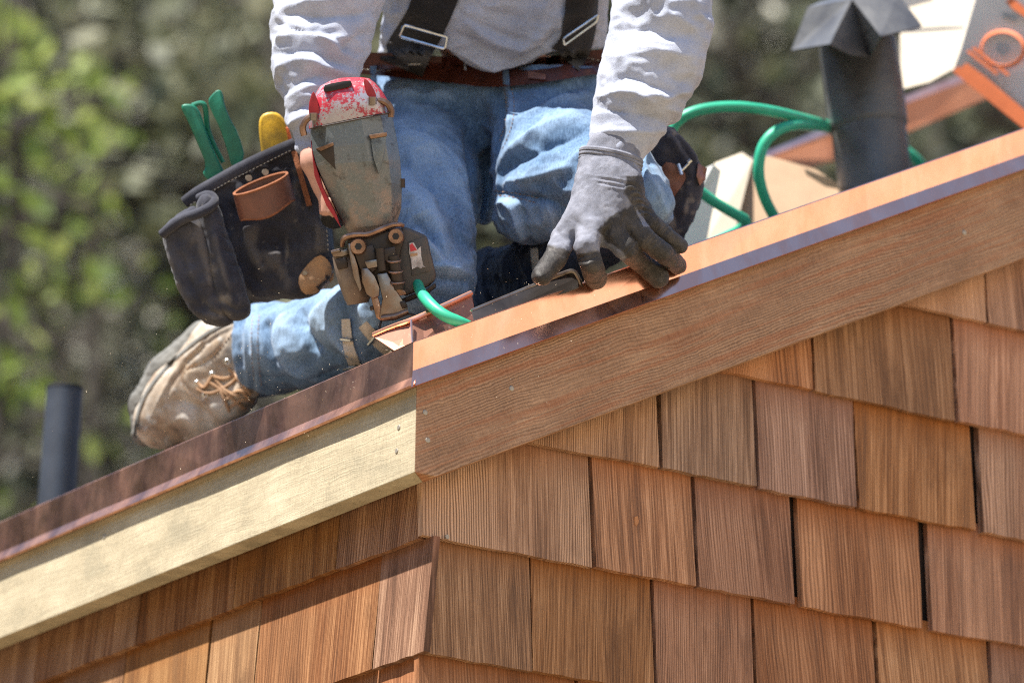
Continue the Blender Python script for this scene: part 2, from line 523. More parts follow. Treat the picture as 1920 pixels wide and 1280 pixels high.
def board_mat(name, pale, mid, dark, lines, redden=0, sine=1.0):
    """rough sawn board: irregular long grain plus saw chatter across it; local x runs along the board"""
    t = NT(name)
    tc = t.n('TexCoord').outputs['Object']
    sep = t.n('SeparateXYZ', {0: tc})
    X, Z = sep.outputs[0], sep.outputs[2]
    def nz(sc_, d=3, r=.55, rot=(0, 0, 0)): return t.noise(t.n('Mapping', {'Vector': tc, 'Scale': sc_, 'Rotation': rot}).outputs[0], 1.0, d, r)
    w1 = nz((3.0, 3, 8)); w2 = nz((46, 60, 70), 3, .6)
    bend = t.math('ADD', t.math('MULTIPLY', w1, .040), t.math('MULTIPLY', w2, .0062))
    zz = t.math('ADD', Z, bend)
    PB = t.n('CombineXYZ', {0: X, 1: 0.0, 2: zz}).outputs[0]
    irr = t.ramp(t.noise(t.n('Mapping', {'Vector': PB, 'Scale': (7, 1, 420)}).outputs[0], 1, 3, .7), [(.38, 0.), (.62, 1.)])
    ph = t.math('MULTIPLY', zz, 1350.0)
    ln = t.math('MULTIPLY_ADD', t.math('SINE', ph), .5, .5)
    saw = nz((520, 60, 45), 3, .75, (0, R(10), 0))
    fib = nz((120, 500, 1100), 4, .7)
    blot = nz((7, 9, 14), 5, .65)
    base = t.ramp(blot, [(.34, dark), (.48, mid), (.66, pale)])
    zone = t.ramp(nz((2.0, 5, 12), 2), [(.4, .2), (.6, 1.0)])
    lo = tuple(c * .33 for c in mid); hi = tuple(min(1, c * 1.12) for c in pale)
    col = t.mix(t.math('MULTIPLY', t.math('SUBTRACT', 1.0, irr), .62 * lines), base, lo)
    col = t.mix(t.math('MULTIPLY', zone, .55 * lines * sine), col, t.mix(ln, lo, hi))
    if redden:
        red = t.ramp(nz((2.4, 20, 95), 3, .6), [(.50, 0.), (.60, 1.)])
        col = t.mix(t.math('MULTIPLY', red, redden), col, (.36, .10, .035))
    dots = t.ramp(nz((240, 200, 320), 1, .5), [(.28, 1.), (.335, 0.)])
    col = t.mix(t.math('MULTIPLY', dots, .6), col, tuple(c * .3 for c in mid))
    col = t.mix(.22, col, t.mix(t.ramp(saw, [(.35, 0.), (.65, 1.)]), lo, hi))
    h = t.math('ADD', t.math('MULTIPLY', irr, .55 * lines), t.math('ADD', t.math('MULTIPLY', saw, 1.1), t.math('MULTIPLY', fib, .9)))
    return t.fin(col, .9, 0, t.bump(h, .6, .0008), .1)
M['rake_board'] = board_mat('rough_sawn_cedar', (.57, .35, .21), (.375, .21, .125), (.24, .14, .09), 1.0, .45)
M['eave_board'] = board_mat('rough_sawn_fir', (.60, .52, .365), (.48, .405, .275), (.34, .30, .21), .68, 0, .3)

def copper(name, base, dark, rough0, rough1, dirt, scale=6):
    t = NT(name)
    v = t.coords('Object', (1, 1, 1))
    a = t.noise(v, scale, 5, .6)
    b = t.noise(t.n('Mapping', {'Vector': v, 'Scale': (8, 8, 3)}).outputs[0], 2.2, 5, .65, .6)
    c = t.noise(v, 260, 3, .6)
    f = t.ramp(b, [(.42, 0.), (.62, 1.)])
    col = t.mix(t.math('MULTIPLY', f, dirt), base, dark)
    sp = t.ramp(c, [(.62, 0.), (.70, 1.)])
    col = t.mix(t.math('MULTIPLY', sp, dirt * .5), col, (.75, .55, .42))
    rg = t.n('MapRange', {0: a, 1: .3, 2: .7, 3: rough0, 4: rough1}).outputs[0]
    h = t.noise(v, 9, 2, .5)
    return t.fin(col, rg, 1.0, t.bump(h, .10, .004))
M['copper'] = copper('bright_copper', (.97, .54, .39), (.95, .42, .27), .13, .26, .75)
M['copper_dull'] = copper('tarnished_copper', (.60, .32, .21), (.32, .165, .12), .28, .5, .9, 11)
M['copper_brown'] = copper('brown_sheet_copper', (.34, .17, .12), (.26, .13, .09), .5, .65, .6)
M['copper_warm'] = copper('sheet_copper', (.85, .44, .30), (.70, .34, .23), .3, .42, .6)

def plain(name, col, rough=.6, metal=0, nscale=60, namp=.25, bumps=.15, bd=.001, spec=.4, col2=None, kind='Object'):
    t = NT(name)
    v = t.coords(kind)
    n1 = t.noise(v, nscale, 5, .6)
    n2 = t.noise(v, nscale * .15, 4, .6)
    c2 = col2 or tuple(c * (1 - namp) for c in col)
    c3 = tuple(min(1, c * (1 + namp * .6)) for c in col)
    c = t.mix(t.ramp(n2, [(.38, 0.), (.62, 1.)]), c2, c3)
    c = t.mix(.35, c, t.mix(n1, c2, c3))
    return t.fin(c, rough, metal, t.bump(n1, bumps, bd), spec)
M['felt'] = plain('roofing_felt', (.05, .05, .055), .9)
M['dark_wood'] = plain('dark_gap', (.05, .03, .02), .95)
M['nail'] = plain('nail_steel', (.36, .32, .26), .5, .5, 300)
M['black_plastic'] = plain('black_pipe', (.045, .052, .066), .42, 0, 40, .4, .08)
M['black_iron'] = plain('black_vent_pipe', (.032, .032, .035), .36, 0, 55, .5, .45, .003, col2=(.13, .128, .122))

# ------------------------------------------------------------------ setting: ground, hill and an added bounce slope
GZ = CAM[2] - 1.6
def grid(n0, n1, f):
    V = [f(i / (n0 - 1), j / (n1 - 1)) for i in range(n0) for j in range(n1)]
    Fc = [[i * n1 + j, (i + 1) * n1 + j, (i + 1) * n1 + j + 1, i * n1 + j + 1] for i in range(n0 - 1) for j in range(n1 - 1)]
    return V, Fc
t = NT('dry_ground')
v = t.coords('Object')
c = t.ramp(t.noise(v, 1.2, 8, .65), [(.35, (.16, .12, .07)), (.5, (.28, .22, .14)), (.68, (.36, .30, .2))])
M['ground'] = t.fin(c, .95, 0, t.bump(t.noise(v, 14, 8, .7), .6, .05), .1)
V, Fc = grid(40, 40, lambda a, b: (-220 + 440 * a, -220 + 440 * b, GZ))
tag(mk('ground', V, Fc, M['ground'], loc=(0, 0, GZ)), kind='structure')
t = NT('wooded_slope')
v = t.coords('Object')
c = t.ramp(t.noise(v, 2.2, 8, .7), [(.34, (.022, .026, .017)), (.5, (.06, .065, .04)), (.66, (.14, .14, .09)), (.8, (.25, .24, .18))])
M['hill'] = t.fin(c, .95, 0, t.bump(t.noise(v, 6, 6, .7), 1, .4), .05)
def hillf(a, b):
    # a sweeps azimuth from the left of the house round to the right behind it; b goes up the slope
    az = R(222 - 214 * a)
    d = 26 + 46 * b
    x, y = d * math.cos(az), d * math.sin(az)
    hh = 34 * (b ** .8)
    hh += 1.3 * math.sin(az * 9 + b * 5) + .9 * math.sin(x * .5) * math.cos(y * .4)
    return (x, y, GZ - .6 + max(0, hh) * min(1, b * 8 + .02))
V, Fc = grid(110, 40, hillf)
tag(mk('hillside', V, Fc, M['hill'], loc=(0, 0, GZ)), kind='structure')

t = NT('bounce_hill_surface')
v = t.coords('Object')
c = t.ramp(t.noise(v, 1.1, 8, .7), [(.34, (.28, .215, .15)), (.5, (.44, .36, .27)), (.68, (.56, .48, .38))])
M['bounce'] = t.fin(c, .95, 0, t.bump(t.noise(v, 8, 6, .7), .5, .1), .05)
def bouncef(a, b):  # unseen slope added to reflect warm light into the copper and right wall
    az = R(256 + 100 * a); d = 30 + 50 * b
    return (d * math.cos(az), d * math.sin(az), GZ - .3 + 40 * b ** .85 * min(1, a * 9, (1 - a) * 9) + .7 * math.sin(az * 14 + b * 6))
V, Fc = grid(70, 30, bouncef)
tag(mk('added_bounce_hill', V, Fc, M['bounce'], loc=(0, 0, GZ)), kind='structure')
# ------------------------------------------------------------------ trees
def leaf_mat(name, a, b, c, tr=.35):
    t = NT(name)
    oi = t.n('ObjectInfo').outputs['Random']
    v = t.coords('Object')
    n = t.noise(v, 1.6, 4, .6)
    n2 = t.n('TexWhiteNoise', {'Vector': t.n('VectorMath', {0: t.n('VectorMath', {0: v, 1: (9, 9, 9)}, operation='MULTIPLY').outputs[0]}, operation='FLOOR').outputs[0]}).outputs['Value']
    col = t.ramp(t.math('ADD', t.math('MULTIPLY', n, .65), t.math('MULTIPLY', n2, .35)), [(.3, a), (.5, b), (.7, c)])
    b_ = t.b
    t.fin(col, .55, 0, None, .3)
    tl = t.n('BsdfTranslucent', {'Color': col})
    mx = t.n('MixShader', {0: tr})
    t.t.links.new(b_.outputs[0], mx.inputs[1]); t.t.links.new(tl.outputs[0], mx.inputs[2])
    t.t.links.new(mx.outputs[0], t.t.nodes['Material Output'].inputs[0])
    return t.m
M['leaf_olive'] = leaf_mat('olive_leaf', (.045, .055, .028), (.12, .13, .07), (.30, .30, .20), .3)
M['leaf_dark'] = leaf_mat('dark_leaf', (.016, .024, .012), (.05, .065, .032), (.17, .18, .11), .25)
M['leaf_bright'] = leaf_mat('spring_leaf', (.08, .13, .025), (.19, .27, .05), (.40, .46, .14), .45)
M['bark'] = plain('grey_bark', (.055, .047, .038), .95, 0, 12, .5, .8, .02)
M['lichen'] = leaf_mat('lichen_leaf', (.07, .07, .05), (.21, .20, .155), (.46, .44, .36), .15)
nr = np.random.RandomState(5)
def leaf_cloud(cent, size, cnt, lsz, up=0.0):
    """leaf quads, folded slightly, scattered round clump centres"""
    V = []; Fc = []
    for k in range(cnt):
        c = cent[nr.randint(len(cent))]
        p = c + nr.normal(0, 1, 3) * size
        a = nr.normal(0, 1, 3); a /= np.linalg.norm(a)
        b = np.cross(a, nr.normal(0, 1, 3)); b /= np.linalg.norm(b)
        l = lsz * nr.uniform(.6, 1.5); w = l * .5
        n = len(V)
        V += [p - a * l, p + b * w, p + a * l, p - b * w]
        Fc.append([n, n + 1, n + 2, n + 3])
    return V, Fc
def branch(mb, p, d, L, r, depth, tips, rs, droop=0.0):
    pts = [p]; q = p.copy(); dd = d.copy()
    for i in range(6):
        dd = dd + rs.normal(0, .16, 3) + np.array([0, 0, -droop]); dd /= np.linalg.norm(dd)
        q = q + dd * L / 6; pts.append(q.copy())
    mb.add(*tube(pts, [r, r * .45], 6))
    if depth == 0:
        tips += pts[2:]
        return
    for i in range(4 if depth > 1 else 4):
        k = rs.randint(2, 7)
        nd = dd + rs.normal(0, .75, 3); nd /= np.linalg.norm(nd)
        branch(mb, pts[k], nd, L * rs.uniform(.4, .65), r * .42, depth - 1, tips, rs, droop)
def tree(name, px, dist, lean, mat, n, lsz, spread, label, h0=11.0, group='trees behind the house', seed=0, r0=.2, bare=0):
    rs = np.random.RandomState(100 + seed)
    d = RAY(px, 640); d = d / (d @ FWD)
    b = CAM + d * dist
    base = np.array([b[0], b[1], GZ - .3])
    # stands on the rising ground
    rr = math.hypot(b[0], b[1])
    base[2] += 0 if rr < 27 else 34 * ((rr - 26) / 46) ** .8 * .9
    root = empty(name, base, label, 'tree', group)
    tb = MB(); tips = []
    top = base + np.array([lean[0], lean[1], h0])
    pts = [base + (top - base) * s + np.append(rs.normal(0, .12 * min(s * 3, 1), 2), 0) for s in np.linspace(0, 1, 9)]
    tb.add(*tube(pts, [r0, r0 * .8, r0 * .35], 10, smoothn=1))
    for k in range(26):
        s = rs.uniform(.3, .98); i = s * 8; i0 = int(i); p = pts[i0] + (pts[min(8, i0 + 1)] - pts[i0]) * (i - i0)
        az = rs.uniform(0, 6.28)
        dd = np.array([math.cos(az), math.sin(az), rs.uniform(-.15, .5)]); dd /= np.linalg.norm(dd)
        branch(tb, p, dd, spread * (1.15 - s * .6) * rs.uniform(.6, 1), r0 * .28, 2, tips, rs, .03)
    tb.build('trunk', M['bark'], root, world=True)
    tips = np.array(tips)
    if n:
        V, Fc = leaf_cloud(tips, .16, n, lsz)
        mk('crown', V, Fc, mat, root, smooth=False)
    return root
tree('oak_tree', 430, 19.5, (.6, .4), M['leaf_olive'], 9000, .055, 3.0, 'tall olive green tree left of the worker, its trunk nearest the green pliers', seed=1)
tree('oak_tree', 1330, 21.5, (-.4, .3), M['leaf_dark'], 9000, .055, 3.2, 'dark leafy tree right behind the worker, seen between his sleeve and the vent pipe', seed=2)
tree('lichen_tree', 150, 23.5, (.2, .5), M['lichen'], 9000, .05, 3.2, 'pale lichen covered tree behind the bright green saplings at the left', seed=3)
tree('lichen_tree', 520, 21, (.9, .2), M['lichen'], 5000, .04, 3.0, 'grey lichen covered tree with leaning trunk between the pouch and the sleeve', seed=14)
tree('lichen_tree', 760, 25, (-.5, .2), M['lichen'], 9000, .05, 3.4, 'pale grey green tree behind the worker himself', seed=4)
tree('leaning_tree', 640, 18.5, (-4.6, 3.0), M['lichen'], 1200, .04, 2.2, 'thin dark tree leaning far to the left across the woods behind the pliers', seed=31, r0=.14, h0=10)
tree('leaning_tree', 1250, 20.5, (-4.0, 2.6), M['lichen'], 1200, .04, 2.2, 'thin dark leaning tree whose bare limbs show behind the sleeve', seed=37, r0=.12, h0=11)
tree('oak_tree', 1750, 25, (.5, .2), M['leaf_olive'], 8000, .055, 3.2, 'olive green tree behind the vent pipe and the printed carton', seed=5)
tree('oak_tree', -250, 21, (.3, .2), M['leaf_dark'], 8000, .055, 3.2, 'dark leafy tree at the left edge of the woods', seed=6)
tree('oak_tree', 2250, 22, (-.3, .2), M['leaf_dark'], 7000, .055, 3.2, 'dark leafy tree at the right edge of the woods', seed=7)
def sapling(px, py0, dist, w, n, seed, label):
    rs = np.random.RandomState(seed)
    d = RAY(px, py0); d = d / (d @ FWD)
    top = CAM + d * dist
    base = np.array([top[0], top[1], GZ - .2])
    root = empty('young_maple_tree', base, label, 'tree', 'bright saplings at the left')
    tb = MB(); tips = []
    H = top[2] - base[2] + .5
    pts = [base + np.array([0, 0, H]) * s + np.append(rs.normal(0, .04, 2), 0) for s in np.linspace(0, 1, 8)]
    tb.add(*tube(pts, [.05, .02], 8, smoothn=1))
    for k in range(16):
        s = rs.uniform(.62, 1.0); i = s * 7; i0 = int(i); p = pts[i0] + (pts[min(7, i0 + 1)] - pts[i0]) * (i - i0)
        az = rs.uniform(0, 6.28); dd = np.array([math.cos(az), math.sin(az), .15])
        branch(tb, p, dd / np.linalg.norm(dd), w * rs.uniform(.5, 1), .012, 1, tips, rs, .02)
    tb.build('trunk', M['bark'], root, world=True)
    V, Fc = leaf_cloud(np.array(tips), .07, n, .045)
    mk('crown', V, Fc, M['leaf_bright'], root, smooth=False)
sapling(0, 230, 16.5, .42, 420, 21, 'bright yellow green sapling at the left edge, level with the pliers')
sapling(190, 400, 18.0, .24, 150, 22, 'bright green sapling lower down beside the tool pouch')
sapling(-90, 470, 17.0, .4, 240, 23, 'bright yellow green sapling just beyond the left edge')

# ------------------------------------------------------------------ the house
house = empty('house', (0, 0, GZ), 'shingled house corner with copper edged roof and cedar trim boards', 'house')
def prism_w(poly, axis, f0, f1):
    """polygon (s, z); axis 'y': s=x and front/back are y; axis 'x': s=y"""
    n = len(poly); V = []
    for f in (f0, f1):
        for (s, z) in poly:
            d = f(s, z)
            V.append((s, d, z) if axis == 'y' else (d, s, z))
    Fc = [list(range(n)), list(range(2 * n - 1, n - 1, -1))] + [[i, (i + 1) % n, n + (i + 1) % n, n + i] for i in range(n)]
    return fix_normals(V, Fc)
RX = 2.6           # ridge
def clip_top(poly, f):
    """cut polygon where z > f(s)"""
    out = []
    n = len(poly)
    for i in range(n):
        a, b = poly[i], poly[(i + 1) % n]
        da, db = a[1] - f(a[0]), b[1] - f(b[0])
        if da <= 0: out.append(a)
        if da * db < 0:
            k = da / (da - db); out.append((a[0] + (b[0] - a[0]) * k, a[1] + (b[1] - a[1]) * k))
    return out
# sheathing walls (dark paper behind the shingles)
rw = mk('wall', *prism_w([(.034, GZ), (2 * RX, GZ), (2 * RX, ZB + .06), (RX, ZB + .06 + SL * RX), (.034, ZB + .06)], 'y', lambda s, z: .030, lambda s, z: .12), M['dark_wood'], house, False)
lw = mk('wall', *prism_w([(.030, GZ), (4.0, GZ), (4.0, ZB + .06), (.030, ZB + .06)], 'x', lambda s, z: .030, lambda s, z: .12), M['dark_wood'], house, False)
E_ = 0.171
def shingle(parent, axis, s0, s1, z0, H, top, mat, wob=.0015):
    """one tapered shingle between s0 and s1 with its butt at z0"""
    a0, a1 = rnd.uniform(-wob, wob), rnd.uniform(-wob, wob)
    l0, l1 = rnd.uniform(-.003, .003), rnd.uniform(-.003, .003)
    nb = 9
    prl = rnd.uniform(-.0012, .0016)
    bot = [(s0 + (s1 - s0) * i / nb, z0 + a0 + (a1 - a0) * i / nb + (rnd.uniform(-.0013, .0013) if 0 < i < nb else 0)) for i in range(nb + 1)]
    poly = bot + [(s1 + l1, z0 + H), (s0 + l0, z0 + H)]
    poly = clip_top(poly, top)
    if len(poly) < 3: return
    f0 = lambda s, z: .0128 * (z - z0) / E_ + prl
    f1 = lambda s, z: .0128 * (z - z0) / E_ + .0118
    V, Fc = prism_w(poly, axis, f0, f1)
    V = np.array(V)
    loc = (V[:, 0].mean(), V[:, 1].min(), z0)
    if axis == 'x':
        # local x runs along the wall: rotate the local frame by 90 degrees
        o = mk('shingle', V, Fc, mat, parent, False, loc=loc)
        me = o.data
        co = np.empty(len(me.vertices) * 3); me.vertices.foreach_get('co', co); co = co.reshape(-1, 3)
        co = np.stack([co[:, 1], -co[:, 0], co[:, 2]], 1)
        me.vertices.foreach_set('co', co.ravel()); me.update()
        o.rotation_euler = (0, 0, R(90))
    else:
        o = mk('shingle', V, Fc, mat, parent, False, loc=loc)
    return o
rake_cut = lambda s: ZB + .02 + SL * (s + OV)
gap = .0022
def gx(pts): return [float(on_right(px, py)[0]) for px, py in pts]
def gy(pts): return [float(on_left(px, py)[1]) for px, py in pts]
right_rows = {   # course: (start, [gap positions], wide gaps)
    3: (.80, gx([(1851, 560)]), [.002]),
    2: (.45, gx([(1527, 690), (1794, 690)]), [.003, .0035]),
    1: (.10, gx([(1240, 805), (1422, 810), (1609, 850), (1836, 890)]), [.003, .0035, .004, .007]),
    0: (-.001, gx([(1115, 960), (1308, 990), (1497, 1035), (1739, 1080)]), [.0035, .003, .008, .0095]),
    -1: (.0138, gx([(1000, 1150), (1230, 1185), (1418, 1200), (1648, 1230)]), [.0006, .0025, .0035, .0025]),
    -2: (.0015, gx([(1090, 1277), (1270, 1290), (1500, 1300), (1700, 1320)]), [.002] * 4),
}
for k in range(-4, 8):
    if k in right_rows: s0, gp, gw = right_rows[k]
    else:
        s0, gp, gw = (.0145 if k % 2 else .0015), [], []
        if k > 3: s0 = max(s0, (E_ * k - ZB - .02) / SL - OV - .05)
    pos = [s0] + gp; gw = [0] + gw
    while pos[-1] < 1.75: pos.append(pos[-1] + rnd.uniform(.12, .24)); gw.append(rnd.uniform(.001, .004))
    for i in range(len(pos) - 1):
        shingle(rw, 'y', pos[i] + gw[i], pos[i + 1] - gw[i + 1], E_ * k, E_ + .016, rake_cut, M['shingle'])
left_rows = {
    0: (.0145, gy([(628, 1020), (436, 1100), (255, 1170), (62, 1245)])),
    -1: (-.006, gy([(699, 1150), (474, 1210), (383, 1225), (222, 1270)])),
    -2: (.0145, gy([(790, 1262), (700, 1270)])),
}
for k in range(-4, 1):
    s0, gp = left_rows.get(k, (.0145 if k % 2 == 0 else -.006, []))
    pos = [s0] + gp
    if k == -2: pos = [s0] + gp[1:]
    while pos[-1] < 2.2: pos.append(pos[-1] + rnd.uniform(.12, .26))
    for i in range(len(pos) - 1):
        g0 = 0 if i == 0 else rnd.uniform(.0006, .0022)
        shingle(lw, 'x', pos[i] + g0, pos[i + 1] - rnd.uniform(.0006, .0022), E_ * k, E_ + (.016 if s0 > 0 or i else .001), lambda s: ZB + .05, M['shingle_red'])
# roof
ROOF_T = .03
V, Fc = prism_w([(-OV + .004, roof_z(-OV) - .004), (RX, roof_z(RX)), (RX, roof_z(RX) - ROOF_T), (-OV + .004, roof_z(-OV) - ROOF_T)], 'y', lambda s, z: -OV + .004, lambda s, z: 4.0)
deck = mk('roof', V, Fc, M['felt'], house, False)
V, Fc = prism_w([(RX + .002, roof_z(RX)), (2 * RX + .05, roof_z(RX) - SL * (RX + .05)), (2 * RX + .05, roof_z(RX) - SL * (RX + .05) - ROOF_T), (RX + .002, roof_z(RX) - ROOF_T)], 'y', lambda s, z: -OV + .004, lambda s, z: 4.0)
mk('roof', V, Fc, M['felt'], house, False)
# boards: local x along the board
BT = .038
def board(name, origin, ux, length, zlo, zhi, thick, nrm, mat, slope=0.0, cut=None, name_parent=house):
    """board from origin along ux; nrm = outward direction"""
    ux = np.array(ux, float); nrm = np.array(nrm, float)
    L = math.hypot(1, slope)
    ang = math.atan(slope)
    # local frame: x along board, y inward, z up in the board's plane
    ex = (ux + np.array([0, 0, slope])) / L
    ez = np.array([0, 0, 1.0]) - ex * ex[2]; ez /= np.linalg.norm(ez)
    ey = np.cross(ez, ex)
    return ex, ey, ez
def put_board(poly_front, nrm, thick, mat, ex, ez, loc, name='fascia_board', backpoly=None, bw=.0015):
    """polygon of world points on the front face, extruded inwards"""
    Pf = np.array(poly_front); nrm = np.array(nrm, float)
    Pb = (np.array(backpoly) if backpoly is not None else Pf - nrm * thick)
    n = len(Pf)
    V = np.concatenate([Pf, Pb])
    Fc = [list(range(n)), list(range(2 * n - 1, n - 1, -1))] + [[i, (i + 1) % n, n + (i + 1) % n, n + i] for i in range(n)]
    V, Fc = bevel(V, Fc, bw, 2)
    ey = np.cross(ez, ex)
    Rm = np.array([ex, ey, ez])          # world -> local
    me = bpy.data.meshes.new(name)
    loc = np.array(loc, float)
    me.from_pydata(((V - loc) @ Rm.T).tolist(), [], Fc)
    me.materials.append(mat)
    o = bpy.data.objects.new(name, me); C.objects.link(o)
    o.parent = house
    m = Matrix(((ex[0], ey[0], ez[0]), (ex[1], ey[1], ez[1]), (ex[2], ey[2], ez[2])))
    o.rotation_euler = m.to_euler()
    o.location = Vector([float(v) for v in loc - np.array(wloc(house))])
    return o
exr = np.array([1, 0, SL]) / math.hypot(1, SL); ezr = np.array([-SL, 0, 1]) / math.hypot(1, SL)
zt = ZC - .006
# rake board, level cut at the foot
yf = -OV
cutx = -OV + .040
rake_o = put_board([(-OV, yf, ZB), (-OV + .036, yf, ZB), (RX, yf, ZB + SL * (RX + OV) - .016), (RX, yf, zt + SL * (RX + OV)), (-OV, yf, zt)], (0, -1, 0), BT, M['rake_board'], exr, ezr, (-OV, yf, ZB), 'rake_board',
    backpoly=[(-OV + BT, yf + BT, ZB), (-OV + BT + .001, yf + BT, ZB), (RX, yf + BT, ZB + SL * (RX + OV) - .016), (RX, yf + BT, zt + SL * (RX + OV)), (-OV + BT, yf + BT, zt)])
rake_o['label'] = 'brown rough sawn rake board rising to the right'
exl = np.array([0, -1, 0.]); ezl = np.array([0, 0, 1.])
eave_o = put_board([(-OV, yf, ZB), (-OV, yf, zt), (-OV, 4.0, zt), (-OV, 4.0, ZB)], (-1, 0, 0), BT, M['eave_board'], exl, ezl, (-OV, yf, ZB), 'fascia_board',
    backpoly=[(-OV + BT, yf + BT, ZB), (-OV + BT, yf + BT, zt), (-OV + BT, 4.0, zt), (-OV + BT, 4.0, ZB)])
eave_o['label'] = 'pale sunlit eave board running back to the left'
# nails
def nail(parent, p, nrm, r=.0042):
    nrm = np.array(nrm, float)
    a = np.cross(nrm, [0, 0, 1.]); b = np.cross(nrm, a)
    V = []; n = 10
    for (rr, h) in ((1.0, -.003), (1.0, .0006), (.75, .0012)):
        for k in range(n):
            t_ = 2 * math.pi * k / n
            V.append(p + nrm * h + r * rr * (a * math.cos(t_) + b * math.sin(t_)))
    Fc = [[i * n + k, i * n + (k + 1) % n, (i + 1) * n + (k + 1) % n, (i + 1) * n + k] for i in range(2) for k in range(n)] + [[2 * n + k for k in range(n)]]
    V, Fc = fix_normals(V, Fc)
    me = bpy.data.meshes.new('nail')
    V = np.array(V)
    Rm = np.array(parent.rotation_euler.to_matrix())
    loc = p
    me.from_pydata(((V - loc) @ Rm).tolist(), [], Fc); me.materials.append(M['nail'])
    o = bpy.data.objects.new('nail', me); C.objects.link(o); o.parent = parent
    base = np.array(wloc(house)) + np.array(parent.location)
    o.location = Vector([float(v) for v in (loc - base) @ Rm])
    return o
for px, py in ((959, 728), (797, 773), (802, 825), (1808, 436)):
    nail(rake_o, on_right(px, py, yf), (0, -1, 0))
for px, py in ((748, 801), (744, 845), (196, 1006)):
    nail(eave_o, on_left(px, py, -OV), (-1, 0, 0))
nn_ = mk('nail', *fix_normals([tuple(on_right(838, 1006, -.002) + .0035 * np.array([math.cos(a), h, math.sin(a)])) for h in (0, -.4) for a in np.linspace(0, 6.283, 9)[:-1]], [list(range(8)), list(range(8, 16))] + [[i, (i + 1) % 8, 8 + (i + 1) % 8, 8 + i] for i in range(8)]), M['nail'], rw, False)
def mark(px_poly, mat, y=-.0006, name='stain'):
    n = len(px_poly); k = rnd
    V = [tuple(on_right(x, y_, y)) for x, y_ in px_poly]
    V += [tuple(np.array(v) + np.array([0, .004, 0])) for v in V]
    mk(name, *fix_normals(V, [list(range(n)), list(range(2 * n - 1, n - 1, -1))] + [[i, (i + 1) % n, n + (i + 1) % n, n + i] for i in range(n)]), mat, rw, False)
M['stain'] = plain('weather_stain', (.06, .035, .02), .95, 0, 400, .6, .5, col2=(.16, .08, .045))
M['chip'] = plain('fresh_wood_chip', (.50, .22, .09), .9)
mark([(1190, 968), (1196, 967), (1198, 978), (1194, 985), (1190, 982)], M['chip'], .0035, 'chipped_spot')
# dormant shingle nail under the corner butt
o_ = None
# copper drip edges: cross section swept along the board
def strip(name, prof, p0, p1, out, mat, label, thick=.0009, capmiter=None):
    """prof: (outward, down) points; swept from p0 to p1"""
    p0 = np.array(p0, float); p1 = np.array(p1, float); out = np.array(out, float)
    L = np.linalg.norm(p1 - p0); nseg = int(L / .12) + 1
    V = []; P = np.array(prof, float)
    tn = np.gradient(P, axis=0); nn = np.stack([-tn[:, 1], tn[:, 0]], 1); nn /= np.linalg.norm(nn, axis=1)[:, None]
    ring = np.concatenate([P, (P - nn * thick)[::-1]])
    m = len(ring)
    for i in range(nseg + 1):
        q = p0 + (p1 - p0) * i / nseg
        jig = .0007 * math.sin(i * 1.7) + .0005 * math.sin(i * .61)
        for (o, d) in ring:
            e = capmiter(o) if (capmiter and i == 0) else 0
            V.append(q + out * (o + jig * min(1, d * 20)) + np.array([0, 0, -d]) + (p1 - p0) / L * e)
    Fc = [[i * m + k, i * m + (k + 1) % m, (i + 1) * m + (k + 1) % m, (i + 1) * m + k] for i in range(nseg) for k in range(m)]
    Fc += [list(range(m)), [nseg * m + k for k in range(m)]]
    V, Fc = fix_normals(V, Fc)
    o = mk(name, V, Fc, mat, house, False, loc=p0)
    o['label'] = label
    return o
prof = [(-.06, .0002), (.0035, -.0008), (.0050, .0002), (.0052, .0425), (.0150, .0668), (.0128, .0672)]
strip('drip_edge', prof, (-OV - .0052, -OV, ZC), (RX, -OV, ZC + SL * (RX + OV + .0052)), (0, -1, 0), M['copper'], 'bright polished copper edge along the rake', capmiter=lambda o: -o if o > .0053 else 0)
prof2 = [(-.06, .0003), (.0030, -.0006), (.0040, .0004), (.0044, .052), (.0140, .0690), (.0118, .0700), (.003, .0668)]
strip('drip_edge', prof2, (-OV, -OV - .0045, ZC + .0006), (-OV, 4.0, ZC + .0006), (-1, 0, 0), M['copper_dull'], 'dull brown copper edge along the eave', capmiter=lambda o: -o if o > .0053 else 0)

